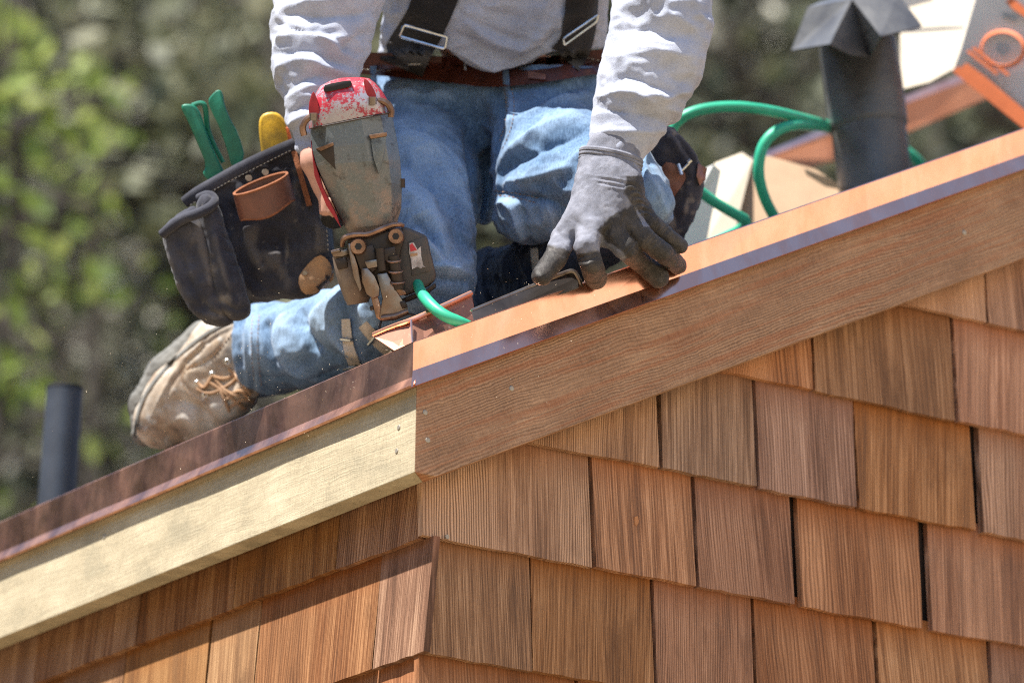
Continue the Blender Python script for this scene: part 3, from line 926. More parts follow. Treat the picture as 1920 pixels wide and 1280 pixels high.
# ------------------------------------------------------------------ cloth and leather materials
def cloth(name, col, light, dark, weave=900, rough=.9, wearscale=9, heather=.25, bumps=.5, sheen=.15, wear_attr=None, wear_col=None):
    t = NT(name)
    v = t.coords('Object')
    n1 = t.noise(v, wearscale, 5, .6)
    fine = t.noise(v, weave, 2, .6)
    fl = t.noise(t.n('Mapping', {'Vector': v, 'Scale': (1, 1, 3)}).outputs[0], weave * .35, 3, .7)
    c = t.ramp(n1, [(.36, dark), (.52, col), (.68, light)])
    c = t.mix(heather, c, t.mix(t.ramp(fl, [(.35, 0.), (.65, 1.)]), dark, light))
    if wear_attr:
        w = t.attr(wear_attr)
        c = t.mix(w, c, t.mix(t.ramp(fl, [(.35, 0.), (.65, 1.)]), tuple(x * .85 for x in wear_col), wear_col))
    if wear_attr == 'wear' and col[2] > .2:
        st = t.noise(t.n('Mapping', {'Vector': v, 'Scale': (420, 420, 70)}).outputs[0], 1, 3, .7)
        c = t.mix(t.math('MULTIPLY', t.ramp(st, [(.45, 0.), (.68, 1.)]), .38), c, tuple(min(1, x * 1.5 + .04) for x in light))
        c = t.mix(t.math('MULTIPLY', t.ramp(st, [(.34, 1.), (.48, 0.)]), .35), c, dark)
    h = t.math('ADD', t.math('MULTIPLY', fine, .6), t.math('ADD', t.math('MULTIPLY', fl, .6), t.math('MULTIPLY', t.noise(v, 60, 4, .6), 2.0)))
    return t.fin(c, rough, 0, t.bump(h, bumps, .0008), .15, sheen=sheen)
M['jersey'] = cloth('heather_grey_jersey', (.36, .39, .475), (.49, .52, .61), (.23, .25, .32), 1100, heather=.45, bumps=.6)
M['denim'] = cloth('washed_denim', (.075, .140, .245), (.15, .25, .39), (.028, .058, .115), 1000, heather=.5, wear_attr='wear', wear_col=(.33, .455, .62))
M['canvas'] = cloth('navy_canvas', (.040, .042, .056), (.075, .076, .094), (.018, .018, .026), 1300, wearscale=16, heather=.35, wear_attr='wear', wear_col=(.26, .23, .20))
M['webbing'] = cloth('black_webbing', (.022, .020, .020), (.038, .034, .034), (.010, .010, .010), 1800, heather=.4)
M['shaded_leg'] = cloth('shaded_knee_pad', (.02, .03, .055), (.04, .06, .10), (.008, .012, .025), 1200)  # navy knee pad leg, the shade under the thigh put into its colour
M['leather_red'] = plain('oxblood_leather', (.085, .022, .012), .5, 0, 120, .5, .3, .0008, .4)
M['leather_brown'] = plain('worn_brown_leather', (.21, .080, .048), .45, 0, 60, .55, .6, .001, .45, col2=(.07, .032, .024))
M['leather_orange'] = plain('raw_leather_edge', (.27, .10, .045), .9, 0, 300, .4, .8, .0012)
M['leather_tan'] = plain('tan_leather', (.40, .24, .13), .6, 0, 70, .4, .4, .001, .35, col2=(.20, .12, .075))
M['strap_white'] = plain('cream_strap', (.66, .58, .47), .55, 0, 80, .3, .3)
M['steel'] = plain('bright_steel', (.72, .74, .74), .28, 1, 200, .3, .1)
M['thread'] = plain('pale_thread', (.62, .58, .5), .8)
M['skin'] = plain('skin', (.58, .32, .24), .55, 0, 150, .2, .3, .0006)
M['hair'] = plain('brown_hair', (.05, .03, .02), .7, 0, 200, .4, .6)
M['eye'] = plain('eye_white', (.8, .78, .74), .2)

def sdf_obj(name, func, lo, hi, h, mat, parent, fl=None, noise=0, nscale=30, rel=1, attr=None, rel2=0, nz=(1, 1, 1), ridge=None):
    V, Q = surf(func, lo, hi, h)
    V = relax(V, Q, rel)
    N = vnormals(V, Q)
    # which winding points outwards?
    e = V[:2000:7]; n = N[:2000:7]
    g0 = func([np.float32(e[:, i] + n[:, i] * h).reshape(-1, 1, 1) for i in range(3)]).ravel()
    g1 = func([np.float32(e[:, i] - n[:, i] * h).reshape(-1, 1, 1) for i in range(3)]).ravel()
    if (g0 - g1).mean() < 0: N = -N; Q = Q[:, ::-1]
    if fl or noise:
        D = np.zeros(len(V))
        if noise:
            s = nscale
            D += noise * vnoise(V[:, 0] / s * nz[0], V[:, 1] / s * nz[1] + 3.1, V[:, 2] / s * nz[2])
            D += noise * .45 * vnoise(V[:, 0] / s * 2.3 * nz[0] + 9, V[:, 1] / s * 2.3 * nz[1], V[:, 2] / s * 2.3 * nz[2])
        if ridge:
            q = vnoise(V[:, 0] / ridge[1] + .8 * vnoise(V[:, 0] / 60, V[:, 1] / 60, V[:, 2] / 60), V[:, 1] / ridge[2], V[:, 2] / ridge[1] + 7)
            q2 = vnoise(V[:, 0] / ridge[1] * 1.9 + 5, V[:, 1] / ridge[2] * 1.9, V[:, 2] / ridge[1] * 1.9)
            D += ridge[0] * (.5 - 2.2 * np.abs(q)) + ridge[0] * .4 * (.5 - 2.2 * np.abs(q2))
        if fl: D += folds(V, N, fl)
        V = V + N * D[:, None]
        global LASTD
        LASTD = D
        if rel2: V = relax(V, Q, rel2, .4)
    at = {k: f(V, N) for k, f in (attr or {}).items()}
    # A2W mirrors handedness (y down with z away keeps it right-handed: x right, y down, z away) so winding is kept
    o = mk(name, A2W(V), Q, mat, parent, True, attrs=at)
    return o
_bvh = {}
def bvh(objs):
    key = tuple(o.name for o in objs)
    if key not in _bvh:
        Vs = []; Ps = []; n = 0
        for o in objs:
            off = wloc(o); me = o.data
            Vs += [v.co + off for v in me.vertices]
            Ps += [[i + n for i in p.vertices] for p in me.polygons]; n = len(Vs)
        _bvh[key] = BVHTree.FromPolygons(Vs, Ps)
    return _bvh[key]
def hit(objs, px, py, lift=0.0):
    d = RAY(px, py); d = d / np.linalg.norm(d)
    r = bvh(objs).ray_cast(Vector(CAM.tolist()), Vector(d.tolist()))
    if r[0] is None: return None
    p = np.array(r[0]); n = np.array(r[1])
    if n @ d > 0: n = -n
    return p + n * lift * .6 - d * lift * .4
def ribbon(name, objs, line, width, thick, mat, parent, lift=.001, n=40, rows=5, smoothn=2, edge=None):
    """band lying on the surface of objs along a line seen in the photograph"""
    L = curve_smooth(line, smoothn); seg = np.linalg.norm(L[1:] - L[:-1], axis=1); cum = np.concatenate([[0], np.cumsum(seg)])
    P = np.stack([np.interp(np.linspace(0, cum[-1], n), cum, L[:, i]) for i in range(2)], 1)
    T = np.gradient(P, axis=0); T /= np.linalg.norm(T, axis=1)[:, None]; Nn = np.stack([-T[:, 1], T[:, 0]], 1)
    G = np.full((n, rows, 3), np.nan)
    wd = np.interp(np.linspace(0, 1, n), np.linspace(0, 1, len(width)), width) if hasattr(width, '__len__') else np.full(n, width)
    for i in range(n):
        for j in range(rows):
            q = P[i] + Nn[i] * (j / (rows - 1) - .5) * wd[i]
            h = hit(objs, q[0], q[1], lift)
            if h is not None: G[i, j] = h
    # keep the depth tidy: fill misses and smooth
    D = ((G - CAM) @ FWD)
    if np.isnan(D).all(): return None
    med = np.nanmedian(D)
    D = np.where(np.isnan(D), med, D)
    for i in range(1, n):
        for j in range(rows):
            if abs(D[i, j] - D[i - 1, j]) > .03: D[i, j] = D[i - 1, j] + .03 * np.sign(D[i, j] - D[i - 1, j])
    for _ in range(2):
        D2 = D.copy(); D2[1:-1] = np.minimum(D[1:-1], (D[:-2] + D[1:-1] + D[2:]) / 3 ); D = D2
    V = []
    for s in (0, 1):
        for i in range(n):
            for j in range(rows):
                q = P[i] + Nn[i] * (j / (rows - 1) - .5) * wd[i]
                z = D[i, j] - (thick if s == 0 else 0)
                V.append(CAM + z * (FWD + (q[0] - 960) / F_PX * RGT - (q[1] - 640) / F_PX * UPV))
    m = n * rows
    Fc = []
    for i in range(n - 1):
        for j in range(rows - 1):
            a = i * rows + j
            Fc.append([a, a + 1, a + rows + 1, a + rows]); Fc.append([m + a, m + a + rows, m + a + rows + 1, m + a + 1])
    for i in range(n - 1):
        a = i * rows; Fc.append([a, a + rows, m + a + rows, m + a])
        a = i * rows + rows - 1; Fc.append([a, m + a, m + a + rows, a + rows])
    for j in range(rows - 1):
        Fc.append([j, m + j, m + j + 1, j + 1]); a = (n - 1) * rows + j; Fc.append([a, a + 1, m + a + 1, m + a])
    V, Fc = fix_normals(V, Fc)
    o = mk(name, V, Fc, mat, parent, True); sharp(o, .9)
    return o
def stitches(name, objs, line, mat, parent, L=7, gapl=4, r=1.1, lift=.0012):
    Lc = curve_smooth(line, 2); seg = np.linalg.norm(Lc[1:] - Lc[:-1], axis=1); cum = np.concatenate([[0], np.cumsum(seg)])
    mb = MB(); s = 0
    while s < cum[-1] - L:
        a, b = [np.array([np.interp(k, cum, Lc[:, i]) for i in range(2)]) for k in (s, s + L)]
        A1, B1 = hit(objs, *a, lift), hit(objs, *b, lift)
        if A1 is not None and B1 is not None and np.linalg.norm(A1 - B1) < .03:
            mb.add(*tube([A1, (A1 + B1) / 2 , B1], [r * S * .7, r * S, r * S * .7], 5))
        s += L + gapl
    if mb.n: return mb.build(name, mat, parent, world=True)
def wire(px_pts, rad, sides=8, closed=False, smoothn=2):
    """tube through (px, py, dz)"""
    return tube([A(*p) for p in px_pts], rad, sides, closed, smoothn=smoothn)

# ------------------------------------------------------------------ the worker
worker = empty('person', W(900, 600, .35), 'worker kneeling on the roof in grey sweatshirt, blue jeans and black suspenders', 'person')
HEAD = (930, -560, .10)
def f_body(G):
    d = chain(G, [(930, 210, 90, .66), (930, 0, 130, .54), (930, -230, 150, .43), (930, -330, 110, .50)], 60, .7)
    d = smin(d, chain(G, [(930, -330, 60, .50), (930, -450, 55, .46)], 20), 40)
    d = smin(d, chain(G, [(930, -470, 82, .42), (930, -545, 98, .36)], 20), 15)
    d = smin(d, chain(G, [(930, -500, 60, .32), (930, -465, 48, .31)], 20), 20)
    d = smin(d, chain(G, [(930, -505, 12, .255), (930, -485, 15, .242)], 10), 8)       # nose
    d = smin(d, chain(G, [(835, -520, 14, .38), (832, -500, 14, .38)], 6), 8)
    d = smin(d, chain(G, [(1025, -520, 14, .38), (1028, -500, 14, .38)], 6), 8)
    d = smin(d, chain(G, [(930, -320, 80, .50), (690, -320, 68, .48), (612, -20, 48, .24), (595, 150, 38, .17), (592, 300, 30, .115)], 30), 40)
    d = smin(d, chain(G, [(930, -320, 80, .50), (1170, -320, 68, .58), (1240, 20, 48, .30), (1200, 160, 36, .265), (1150, 290, 22, .215)], 30), 40)
    d = smin(d, chain(G, [(850, 240, 70, .60), (780, 380, 75, .38), (795, 520, 62, .24), (640, 630, 52, .42), (500, 665, 42, .56)], 30), 40)
    d = smin(d, chain(G, [(1010, 240, 70, .60), (1120, 330, 72, .44), (1190, 400, 45, .34), (1010, 500, 48, .56), (930, 530, 40, .66)], 30), 40)
    d = smin(d, chain(G, [(500, 665, 42, .56), (400, 730, 40, .62), (310, 780, 34, .65)], 20), 20)
    # bare right hand round the nailer's grip
    d = smin(d, chain(G, [(594, 300, 28, .115), (612, 345, 31, .115)], 10), 16)
    for (y, r_) in ((322, 13), (346, 14), (371, 13.5), (394, 12)):
        d = smin(d, chain(G, [(628, y, r_, .155), (608, y + 2, r_, .13), (610, y + 3, r_ * .9, .095), (628, y + 6, r_ * .8, .085)], 4), 5)
    d = smin(d, chain(G, [(606, 315, 16, .10), (630, 300, 14, .09), (655, 300, 12, .10)], 5), 8)
    return d
body = sdf_obj('body', f_body, (180, -860, 60), (1400, 940, 1320), 9, M['skin'], worker, rel=2)
mb = MB()
for x in (893, 967):
    ring = [A(x + 12 * math.cos(a), -522 + 8 * math.sin(a), .270 + .152) for a in np.linspace(0, 2 * math.pi, 12, endpoint=False)]
    V = ring + [A(x, -522, .262 + .152)]
    mb.add(V, [[i, (i + 1) % 12, 12] for i in range(12)])
mb.build('eyes', M['eye'], worker)
tube_m = MB(); tube_m.add(*wire([(905, -457, .41), (930, -452, .404), (955, -457, .41)], 4)); tube_m.build('mouth', M['leather_red'], worker)
def f_hair(G):
    d = chain(G, [(930, -500, 92, .48), (930, -560, 104, .375)], 20)
    return np.maximum(d, -(G[2] - 570 - (-540 - G[1]) * .9))
sdf_obj('hair', f_hair, (780, -860, 200), (1080, -380, 1050), 6, M['hair'], worker, noise=5, nscale=12)

# jeans
def f_jeans(G):
    X, Y, Z = G
    d = chain(G, [(810, 200, 122, .60), (930, 195, 128, .60), (1050, 200, 122, .60)], 40)
    d = smin(d, chain(G, [(800, 215, 128, .58), (776, 360, 130, .42), (775, 470, 118, .28), (800, 520, 96, .21)], 40), 40)
    d = smin(d, chain(G, [(800, 530, 84, .23), (700, 610, 92, .34), (610, 640, 92, .44), (500, 655, 88, .56), (452, 668, 86, .62)], 30), 26)
    d = smin(d, chain(G, [(1035, 230, 122, .58), (1034, 300, 118, .50), (1085, 325, 112, .47), (1150, 350, 92, .40), (1205, 385, 62, .34)], 40), 34)
    d = smin(d, chain(G, [(1060, 385, 66, .43), (1000, 398, 62, .42), (972, 402, 52, .42)], 20), 40)
    d = smin(d, cone(G, A(1235, 350, .40), A(1240, 405, .40), 26, 22), 12)
    d = smin(d, chain(G, [(906, 270, 44, .56), (912, 350, 36, .56), (908, 398, 24, .54)], 10), 18)
    # cut: waist and hem
    kk = 1 + Z * (S / D0); Yp = 640 + (Y - 640) / kk; Xp = 960 + (X - 960) / kk
    d = np.maximum(d, (124 - Yp) + (np.abs(Xp - 930) / 260) ** 2 * 4)
    P = A(470, 655, .77)
    n = np.array([-.93, .12, .34]); n /= np.linalg.norm(n)
    hem = (X - P[0]) * n[0] + (Y - P[1]) * n[1] + (Z - P[2]) * n[2]
    d = np.where(X < 620, np.maximum(d, hem), d)
    return d
JF = [
    # thigh, sunlit: long folds from the nailer down to the knee
    ([(745, 300), (800, 330), (850, 390), (868, 450)], -10, 12), ([(735, 255), (790, 262), (845, 300), (885, 350)], 9, 14),
    ([(745, 345), (790, 380), (825, 430), (835, 480)], 8, 14), ([(770, 430), (815, 470), (850, 520)], 8, 12),
    ([(765, 400), (800, 430), (840, 490)], -7, 9), ([(760, 180), (850, 195), (900, 235), (905, 300)], -9, 14),
    ([(720, 175), (800, 175), (870, 190)], 9, 12), ([(880, 250), (890, 320), (905, 400)], -14, 12),
    ([(830, 300), (870, 360), (882, 430)], 8, 10), ([(785, 500), (840, 500), (885, 515)], 6, 8), ([(790, 525), (840, 522), (885, 530)], -6, 7),
    ([(930, 150), (940, 210), (925, 280), (905, 330)], -12, 12), ([(952, 150), (962, 200), (950, 260)], 6, 8),
    # left thigh: folds from the crotch to the knee
    ([(935, 300), (1000, 250), (1080, 215)], 9, 14), ([(925, 330), (990, 290), (1070, 250), (1110, 240)], -9, 12),
    ([(940, 345), (1010, 330), (1080, 310)], 8, 12), ([(960, 230), (1030, 190), (1100, 175)], 8, 12), ([(980, 205), (1050, 170), (1110, 160)], -7, 10),
    ([(930, 362), (975, 365), (1030, 375), (1060, 400)], -10, 9), ([(925, 385), (960, 378), (975, 420), (985, 455)], 12, 11),
    ([(975, 385), (985, 430), (1000, 460)], -9, 8), ([(1010, 360), (1040, 400), (1040, 450)], 7, 10),
    ([(1215, 330), (1235, 370), (1250, 405)], 6, 9),
    # shin
    ([(640, 540), (600, 580), (585, 630), (610, 670)], 12, 14), ([(560, 575), (570, 620), (600, 660), (660, 690)], -13, 13),
    ([(530, 585), (520, 640), (545, 690), (600, 715)], 12, 13), ([(495, 600), (500, 650), (520, 700)], -9, 10), ([(650, 570), (640, 610), (650, 650)], -8, 9),
    ([(670, 560), (690, 600), (700, 640)], 7, 10), ([(470, 700), (530, 715), (610, 705), (680, 690)], -7, 9), ([(480, 585), (478, 640), (482, 720)], 6, 6),
    ([(468, 585), (463, 640), (466, 730)], 5, 5), ([(620, 620), (640, 650), (690, 675)], 9, 12),
]
def wear_jeans(V, N):
    P2 = W2P(A2W(V))
    w = np.zeros(len(V))
    for (x, y, rx, ry, a) in ((790, 340, 110, 130, .9), (780, 500, 110, 70, .9), (620, 620, 120, 90, .8), (985, 410, 70, 50, .8), (500, 650, 60, 80, .5), (800, 190, 100, 30, .35), (1050, 250, 100, 60, .25), (1230, 370, 50, 50, .5)):
        w = np.maximum(w, a * np.exp(-((P2[:, 0] - x) / rx) ** 2 - ((P2[:, 1] - y) / ry) ** 2))
    w = w * (.8 + .25 * vnoise(V[:, 0] / 60, V[:, 1] / 60, V[:, 2] / 60))
    w = w + np.clip(LASTD / 22, -.25, .3)
    w = np.maximum(w, .45 * np.exp(-((P2[:, 0] - 480) / 4) ** 2) * (P2[:, 1] > 560))
    return np.clip(w, 0, 1)
jeans = sdf_obj('jeans', f_jeans, (280, 40, 150), (1340, 810, 1260), 4.2, M['denim'], worker, [(a[0], a[1] * 1.75, a[2] * .9) for a in JF], 2, 34, 1, {'wear': wear_jeans}, ridge=(4.5, 46, 46))

# sweatshirt
def f_shirt(G):
    X, Y, Z = G
    d = chain(G, [(924, 130, 238, .60), (930, -60, 220, .48), (930, -250, 198, .46), (930, -330, 118, .48)], 60, .68)
    d = smin(d, chain(G, [(900, 60, 120, .50), (925, 110, 60, .44)], 20, .7), 30)
    kk = 1 + Z * (S / D0); Y0, X0 = Y, X; Y = 640 + (Y - 640) / kk; X = 960 + (X - 960) / kk
    gy_ = 92 + 44 * np.exp(-((X - 935) / 75) ** 2) + 10 * np.sin((X - 640) / 40.) * np.exp(-((X - 700) / 60) ** 2) - 12 * np.exp(-((X - 830) / 26) ** 2) + .00035 * np.clip(900 - X, 0, 400) ** 2 * 0
    d = np.maximum(d, Y - gy_)
    a = chain(G, [(930, -320, 90, .50), (690, -320, 94, .48), (622, -110, 104, .32), (617, -20, 104, .235), (604, 60, 94, .205), (594, 130, 80, .175), (597, 200, 62, .15), (598, 262, 46, .13)], 30)
    a = np.maximum(a, Y - 282 + (X - 598) * .35)
    d = smin(d, a, 14)
    b = chain(G, [(930, -320, 90, .50), (1170, -320, 94, .58), (1238, -70, 98, .38), (1241, 40, 94, .305), (1222, 120, 90, .285), (1203, 172, 80, .265), (1190, 190, 74, .26)], 30)
    b2 = chain(G, [(1196, 180, 70, .26), (1176, 235, 64, .245), (1150, 292, 53, .225)], 20)
    b2 = np.maximum(b2, (Y - 296) * .95 - (X - 1150) * .12)
    b = smin(b, b2, 5)
    return smin(d, b, 14)
SF = [
    # left sleeve
    ([(512, 40), (560, 60), (610, 60), (650, 90)], -11, 11), ([(515, 75), (570, 55), (620, 85), (665, 110)], 11, 11),
    ([(520, 105), (570, 85), (620, 110), (672, 130)], -11, 9), ([(515, 130), (560, 105), (620, 130), (668, 145)], 9, 10),
    ([(530, 20), (600, 30), (680, 25), (715, 10)], -9, 12), ([(545, 160), (590, 135), (640, 150)], -9, 8), ([(530, 185), (580, 160), (630, 165)], 8, 9),
    ([(535, 215), (570, 195), (610, 190)], -8, 8), ([(540, 235), (575, 215), (610, 210)], 6, 8), ([(590, 65), (640, 75), (685, 60)], 9, 12),
    ([(640, 100), (660, 70), (700, 60)], -9, 9), ([(520, 0), (600, -10), (700, -20)], 9, 16),
    # right sleeve
    ([(1150, 60), (1200, 50), (1260, 70), (1320, 60)], -9, 14), ([(1150, 100), (1210, 85), (1270, 105), (1325, 110)], 8, 14), ([(1120, 195), (1150, 170), (1200, 175), (1230, 200)], 11, 10),
    ([(1130, 160), (1170, 140), (1230, 160), (1290, 190)], -9, 10), ([(1190, 195), (1220, 175), (1260, 185), (1300, 165)], 10, 9), ([(1180, 210), (1220, 212), (1250, 235)], -9, 7),
    ([(1255, 130), (1280, 160), (1300, 140)], -7, 9), ([(1120, 208), (1150, 203), (1185, 210)], -7, 5), ([(1240, 20), (1290, 40), (1330, 90)], 7, 12), ([(1230, 225), (1250, 245), (1240, 275)], 6, 8),
    ([(1160, 20), (1200, -5), (1260, 0)], 8, 14), ([(1100, 286), (1150, 276), (1205, 300)], -3, 3), 
    # torso
    ([(855, 20), (900, 50), (950, 75), (1010, 80)], -12, 13), ([(850, 60), (890, 85), (930, 100)], -11, 12), ([(870, 40), (910, 70), (960, 92), (1010, 95)], 9, 11),
    ([(1050, 30), (1010, 70), (950, 110)], 9, 12), ([(1055, 60), (1010, 95), (960, 120)], -7, 8), ([(880, 10), (930, 30), (990, 35)], -7, 14),
    ([(700, 40), (730, 60), (745, 90)], 10, 12), ([(690, 80), (720, 85), (740, 110)], -8, 8), ([(870, 120), (930, 136), (1000, 116)], 5, 6), ([(735, 10), (760, 40)], 9, 10),
]
shirt = sdf_obj('sweatshirt', f_shirt, (420, -600, 20), (1400, 330, 1220), 4.2, M['jersey'], worker, [(a[0], a[1] * 1.3, a[2] * .95) for a in SF], 3, 40, 1, ridge=(5, 60, 36))

# gloved hand
def rake_dz(px, py, r=0):
    P = on_right(px, py, -OV - .0055); return (P - CAM) @ FWD - D0 - r * S
def f_glove(G):
    d = chain(G, [(1150, 285, 52, .215), (1141, 320, 56, .21), (1136, 365, 60, .195)], 20, .62)
    d = smin(d, chain(G, [(1138, 360, 58, .19), (1090, 425, 42, .16)], 20, .6), 24)
    d = smin(d, chain(G, [(1140, 360, 56, .195), (1130, 420, 44, .165)], 20, .6), 24)
    d = smin(d, chain(G, [(1150, 360, 52, .20), (1172, 410, 36, .19)], 20, .6), 24)
    d = smin(d, chain(G, [(1165, 360, 40, .21), (1196, 392, 26, .22)], 20, .7), 20)
    fing = [
        [(1086, 420, 27, .165), (1058, 445, 23, .16), (1040, 486, 20.5, .125), (1016, 517, 18.5, .105)],
        [(1108, 430, 27, .15), (1100, 462, 22.5, .13), (1108, 492, 21, .128), (1117, 521, 21, rake_dz(1117, 521, 20))],
        [(1140, 428, 26, .165), (1170, 464, 21, .163), (1204, 492, 20.5, rake_dz(1204, 492, 12)), (1235, 521, 19.5, rake_dz(1235, 521, 18))],
        [(1172, 412, 24, .185), (1208, 446, 20.5, .185), (1240, 471, 18.5, .205), (1270, 497, 17, rake_dz(1270, 497, 15))],
        [(1194, 392, 21, .215), (1218, 416, 17.5, .215), (1246, 438, 16, .235), (1276, 461, 14, .252)],
    ]
    fd = None
    for f in fing:
        f = [(q[0], q[1], q[2] * 1.07, q[3]) for q in f]
        e = chain(G, f, 3)
        fd = e if fd is None else smin(fd, e, 2.5)
    return smin(d, fd, 12)
GF = [([(1065, 452), (1050, 440), (1042, 430)], -4, 5), ([(1060, 405), (1090, 420), (1110, 440)], -4, 9), ([(1128, 472), (1135, 440), (1150, 415)], -6, 6),
      ([(1172, 452), (1168, 425), (1175, 400)], -6, 6), ([(1205, 420), (1195, 400), (1190, 385)], -5, 5)]
for k, (x, y) in enumerate([(1176, 345), (1184, 356), (1190, 368), (1196, 381), (1202, 393)]):
    GF.append(([(x - 6, y + 4), (x + 8, y - 2), (x + 22, y + 8)], -4.5, 3)); GF.append(([(x - 6, y + 9), (x + 8, y + 4), (x + 22, y + 14)], 3.5, 3))
for (x, y, dx, dy) in ((1178, 468, 14, -16), (1184, 474, 14, -16), (1215, 450, 12, -14), (1221, 455, 12, -14), (1226, 460, 12, -14), (1228, 424, 10, -12), (1234, 429, 10, -12), (1240, 434, 10, -12), (1246, 438, 10, -12), (1096, 480, 26, -8), (1098, 487, 26, -8), (1040, 470, 18, 12)):
    GF.append(([(x - dx * .6, y - dy * .6), (x + dx * .1, y), (x + dx, y + dy)], -3.2, 2.6))
for k in range(5):
    y = 332 + k * 4.5
    GF.append(([(1100 + k * 4, y - 4), (1140, y), (1185, y + 9)], -1.3 if k % 2 else 1.6, 2.2))
def dip(V, N):
    P2 = W2P(A2W(V))
    x, y = P2[:, 0], P2[:, 1]
    w = vnoise(V[:, 0] / 9, V[:, 1] / 9, V[:, 2] / 9) * 9
    # nitrile palm: the far side of the hand and all finger ends
    edge = poly_dist(P2, [(1175, 330), (1170, 362), (1188, 385), (1150, 402), (1118, 430), (1150, 462), (1176, 480)])[0]
    m = np.clip((-edge - w * .4) / 4 + .5, 0, 1)
    tips = np.clip(((x - 1085) * .15 + (y - 474) + w * .3) / 4, 0, 1) * (x < 1142)
    th = np.clip(((y - 462) + (1050 - x) * .3 + w * .3) / 5, 0, 1) * (x < 1080)
    m = np.maximum(m, np.clip((x - 1172 + (y - 470) * .25 + w * .5) / 6, 0, 1) * (y > 425))
    m = np.where((x > 1118) & (y > 330), m, 0)
    return np.clip(np.maximum(np.maximum(m, tips), th) , 0, 1)
def glove_mat():
    t = NT('work_glove')
    v = t.coords('Object')
    a = t.attr('dip')
    knit = t.n('TexWave', {'Vector': v, 'Scale': 420, 'Distortion': .6}, wave_type='BANDS', bands_direction='Z').outputs['Fac']
    dust = t.ramp(t.noise(v, 45, 4, .65), [(.42, 0.), (.66, 1.)])
    kc = t.mix(dust, (.18, .187, .225), (.27, .277, .325))
    kc = t.mix(t.math('MULTIPLY', knit, .25), kc, (.11, .11, .13))
    sp = t.ramp(t.noise(v, 500, 3, .7), [(.55, 0.), (.75, 1.)])
    dc = t.mix(t.math('MULTIPLY', dust, .45), (.032, .029, .027), (.12, .105, .095))
    dc = t.mix(t.math('MULTIPLY', sp, .35), dc, (.25, .22, .2))
    c = t.mix(a, kc, dc)
    rg = t.math('MULTIPLY_ADD', a, -.42, .9)
    h = t.math('ADD', t.math('MULTIPLY', knit, .5), t.math('ADD', t.noise(v, 300, 3, .6), t.math('MULTIPLY', t.noise(v, 110, 4, .65), 2.2)))
    return t.fin(c, rg, 0, t.bump(h, .5, .0011), .35)
M['glove'] = glove_mat()
BK = 0
glove = sdf_obj('glove', f_glove, (960, 210, 60), (1320, 570, 420), 2.6, M['glove'], worker, GF, 1.2, 14, 1, {'dip': dip})
BK = 1
# rolled cuff of the glove
mb = MB()
for k, (rx, yy, rr) in enumerate(((57, 291, 5.5), (58, 298, 4.5), (58.5, 305, 3.5), (58.5, 311, 3))):
    ring = []
    for a in np.linspace(0, 2 * math.pi, 40, endpoint=False):
        c = A(1146 - k * .8, yy + 2, .214)
        ring.append(c + np.array([rx * math.cos(a), rx * math.cos(a) * .20 - 9 * math.sin(a) * 1.0, -rx * .64 * math.sin(a)]))
    mb.add(*tube(ring, rr, 8, closed=True))
mb.build('glove_cuff', M['glove'], worker)

# belt
ribbon('belt', [jeans, body], [(672, 118), (760, 124), (850, 132), (920, 140), (1000, 134), (1080, 122), (1150, 112)], [42, 46, 50, 46, 44], .004, M['leather_red'], worker, .012, 60, 5)
belt = C.objects['belt'] if 'belt' in C.objects else None
if belt:
    stitches('stitching', [belt], [(1020, 116), (1080, 104), (1140, 118)], M['thread'], belt, 6, 4, .9, .001)
    stitches('stitching', [belt], [(676, 130), (740, 134)], M['thread'], belt, 6, 4, .9, .001)
    b_ = MB(); b_.add(*wire([(872, 112, .32), (872, 136, .32), (884, 139, .32)], 3.2)); 
    p = hit([belt], 876, 124, .003); dzb = (p - CAM) @ FWD - D0 if p is not None else .4
    b_ = MB(); b_.add(*wire([(873, 110, dzb), (872, 134, dzb - .003), (888, 139, dzb - .003)], 3.0, smoothn=1)); b_.build('buckle_prong', M['steel'], belt)
    ribbon('belt_keeper', [belt], [(1006, 104), (1008, 126), (1006, 148)], 34, .003, M['leather_brown'], worker, .002, 12, 5)
    z1 = dzb - .004
    b_ = MB(); b_.add(*wire([(676, 124, dzb), (690, 118, z1), (706, 124, z1), (716, 112, z1), (730, 108, z1)], 1.6)); b_.add(*wire([(684, 112, z1), (700, 122, z1), (720, 120, z1), (760, 121, z1), (804, 120, z1)], 1.4))
    b_.build('loose_string', M['thread'], worker)
# suspenders
def buckle_px(objs, c4, rad, name, parent):
    pts = []
    for (x, y) in c4:
        h = hit(objs, x, y, .006)
        pts.append(h)
    z = np.array([(p - CAM) @ FWD for p in pts if p is not None]); z = z.min() - .004
    q = [CAM + z * RAY(x, y) for (x, y) in c4]
    m = []
    for i in range(4):                                       # rounded corners
        a, b, c = q[i - 1], q[i], q[(i + 1) % 4]
        m += [b + (a - b) * .16, b + ((a - b) + (c - b)) * .03, b + (c - b) * .16] if i % 2 == 0 else [b + (a - b) * .05, b + ((a - b) + (c - b)) * .02, b + (c - b) * .05]
    mb = MB(); mb.add(*tube(m, rad, 8, closed=True)); return mb.build(name, M['steel'], parent, world=True)
sus = [shirt, jeans] + ([belt] if belt else [])
s1 = ribbon('suspender', sus, [(835, -60), (815, 0), (795, 50), (768, 90), (752, 128)], [86, 84, 80, 84, 86], .003, M['webbing'], worker, .004, 40, 7)
s2 = ribbon('suspender', sus, [(1096, -60), (1092, 0), (1088, 50), (1078, 90), (1060, 112)], [60, 60, 62, 62, 66], .003, M['webbing'], worker, .004, 40, 7)
buckle_px([s1, shirt], [(757, 47), (838, 70), (834, 93), (750, 69)], .0022, 'buckle', s1)
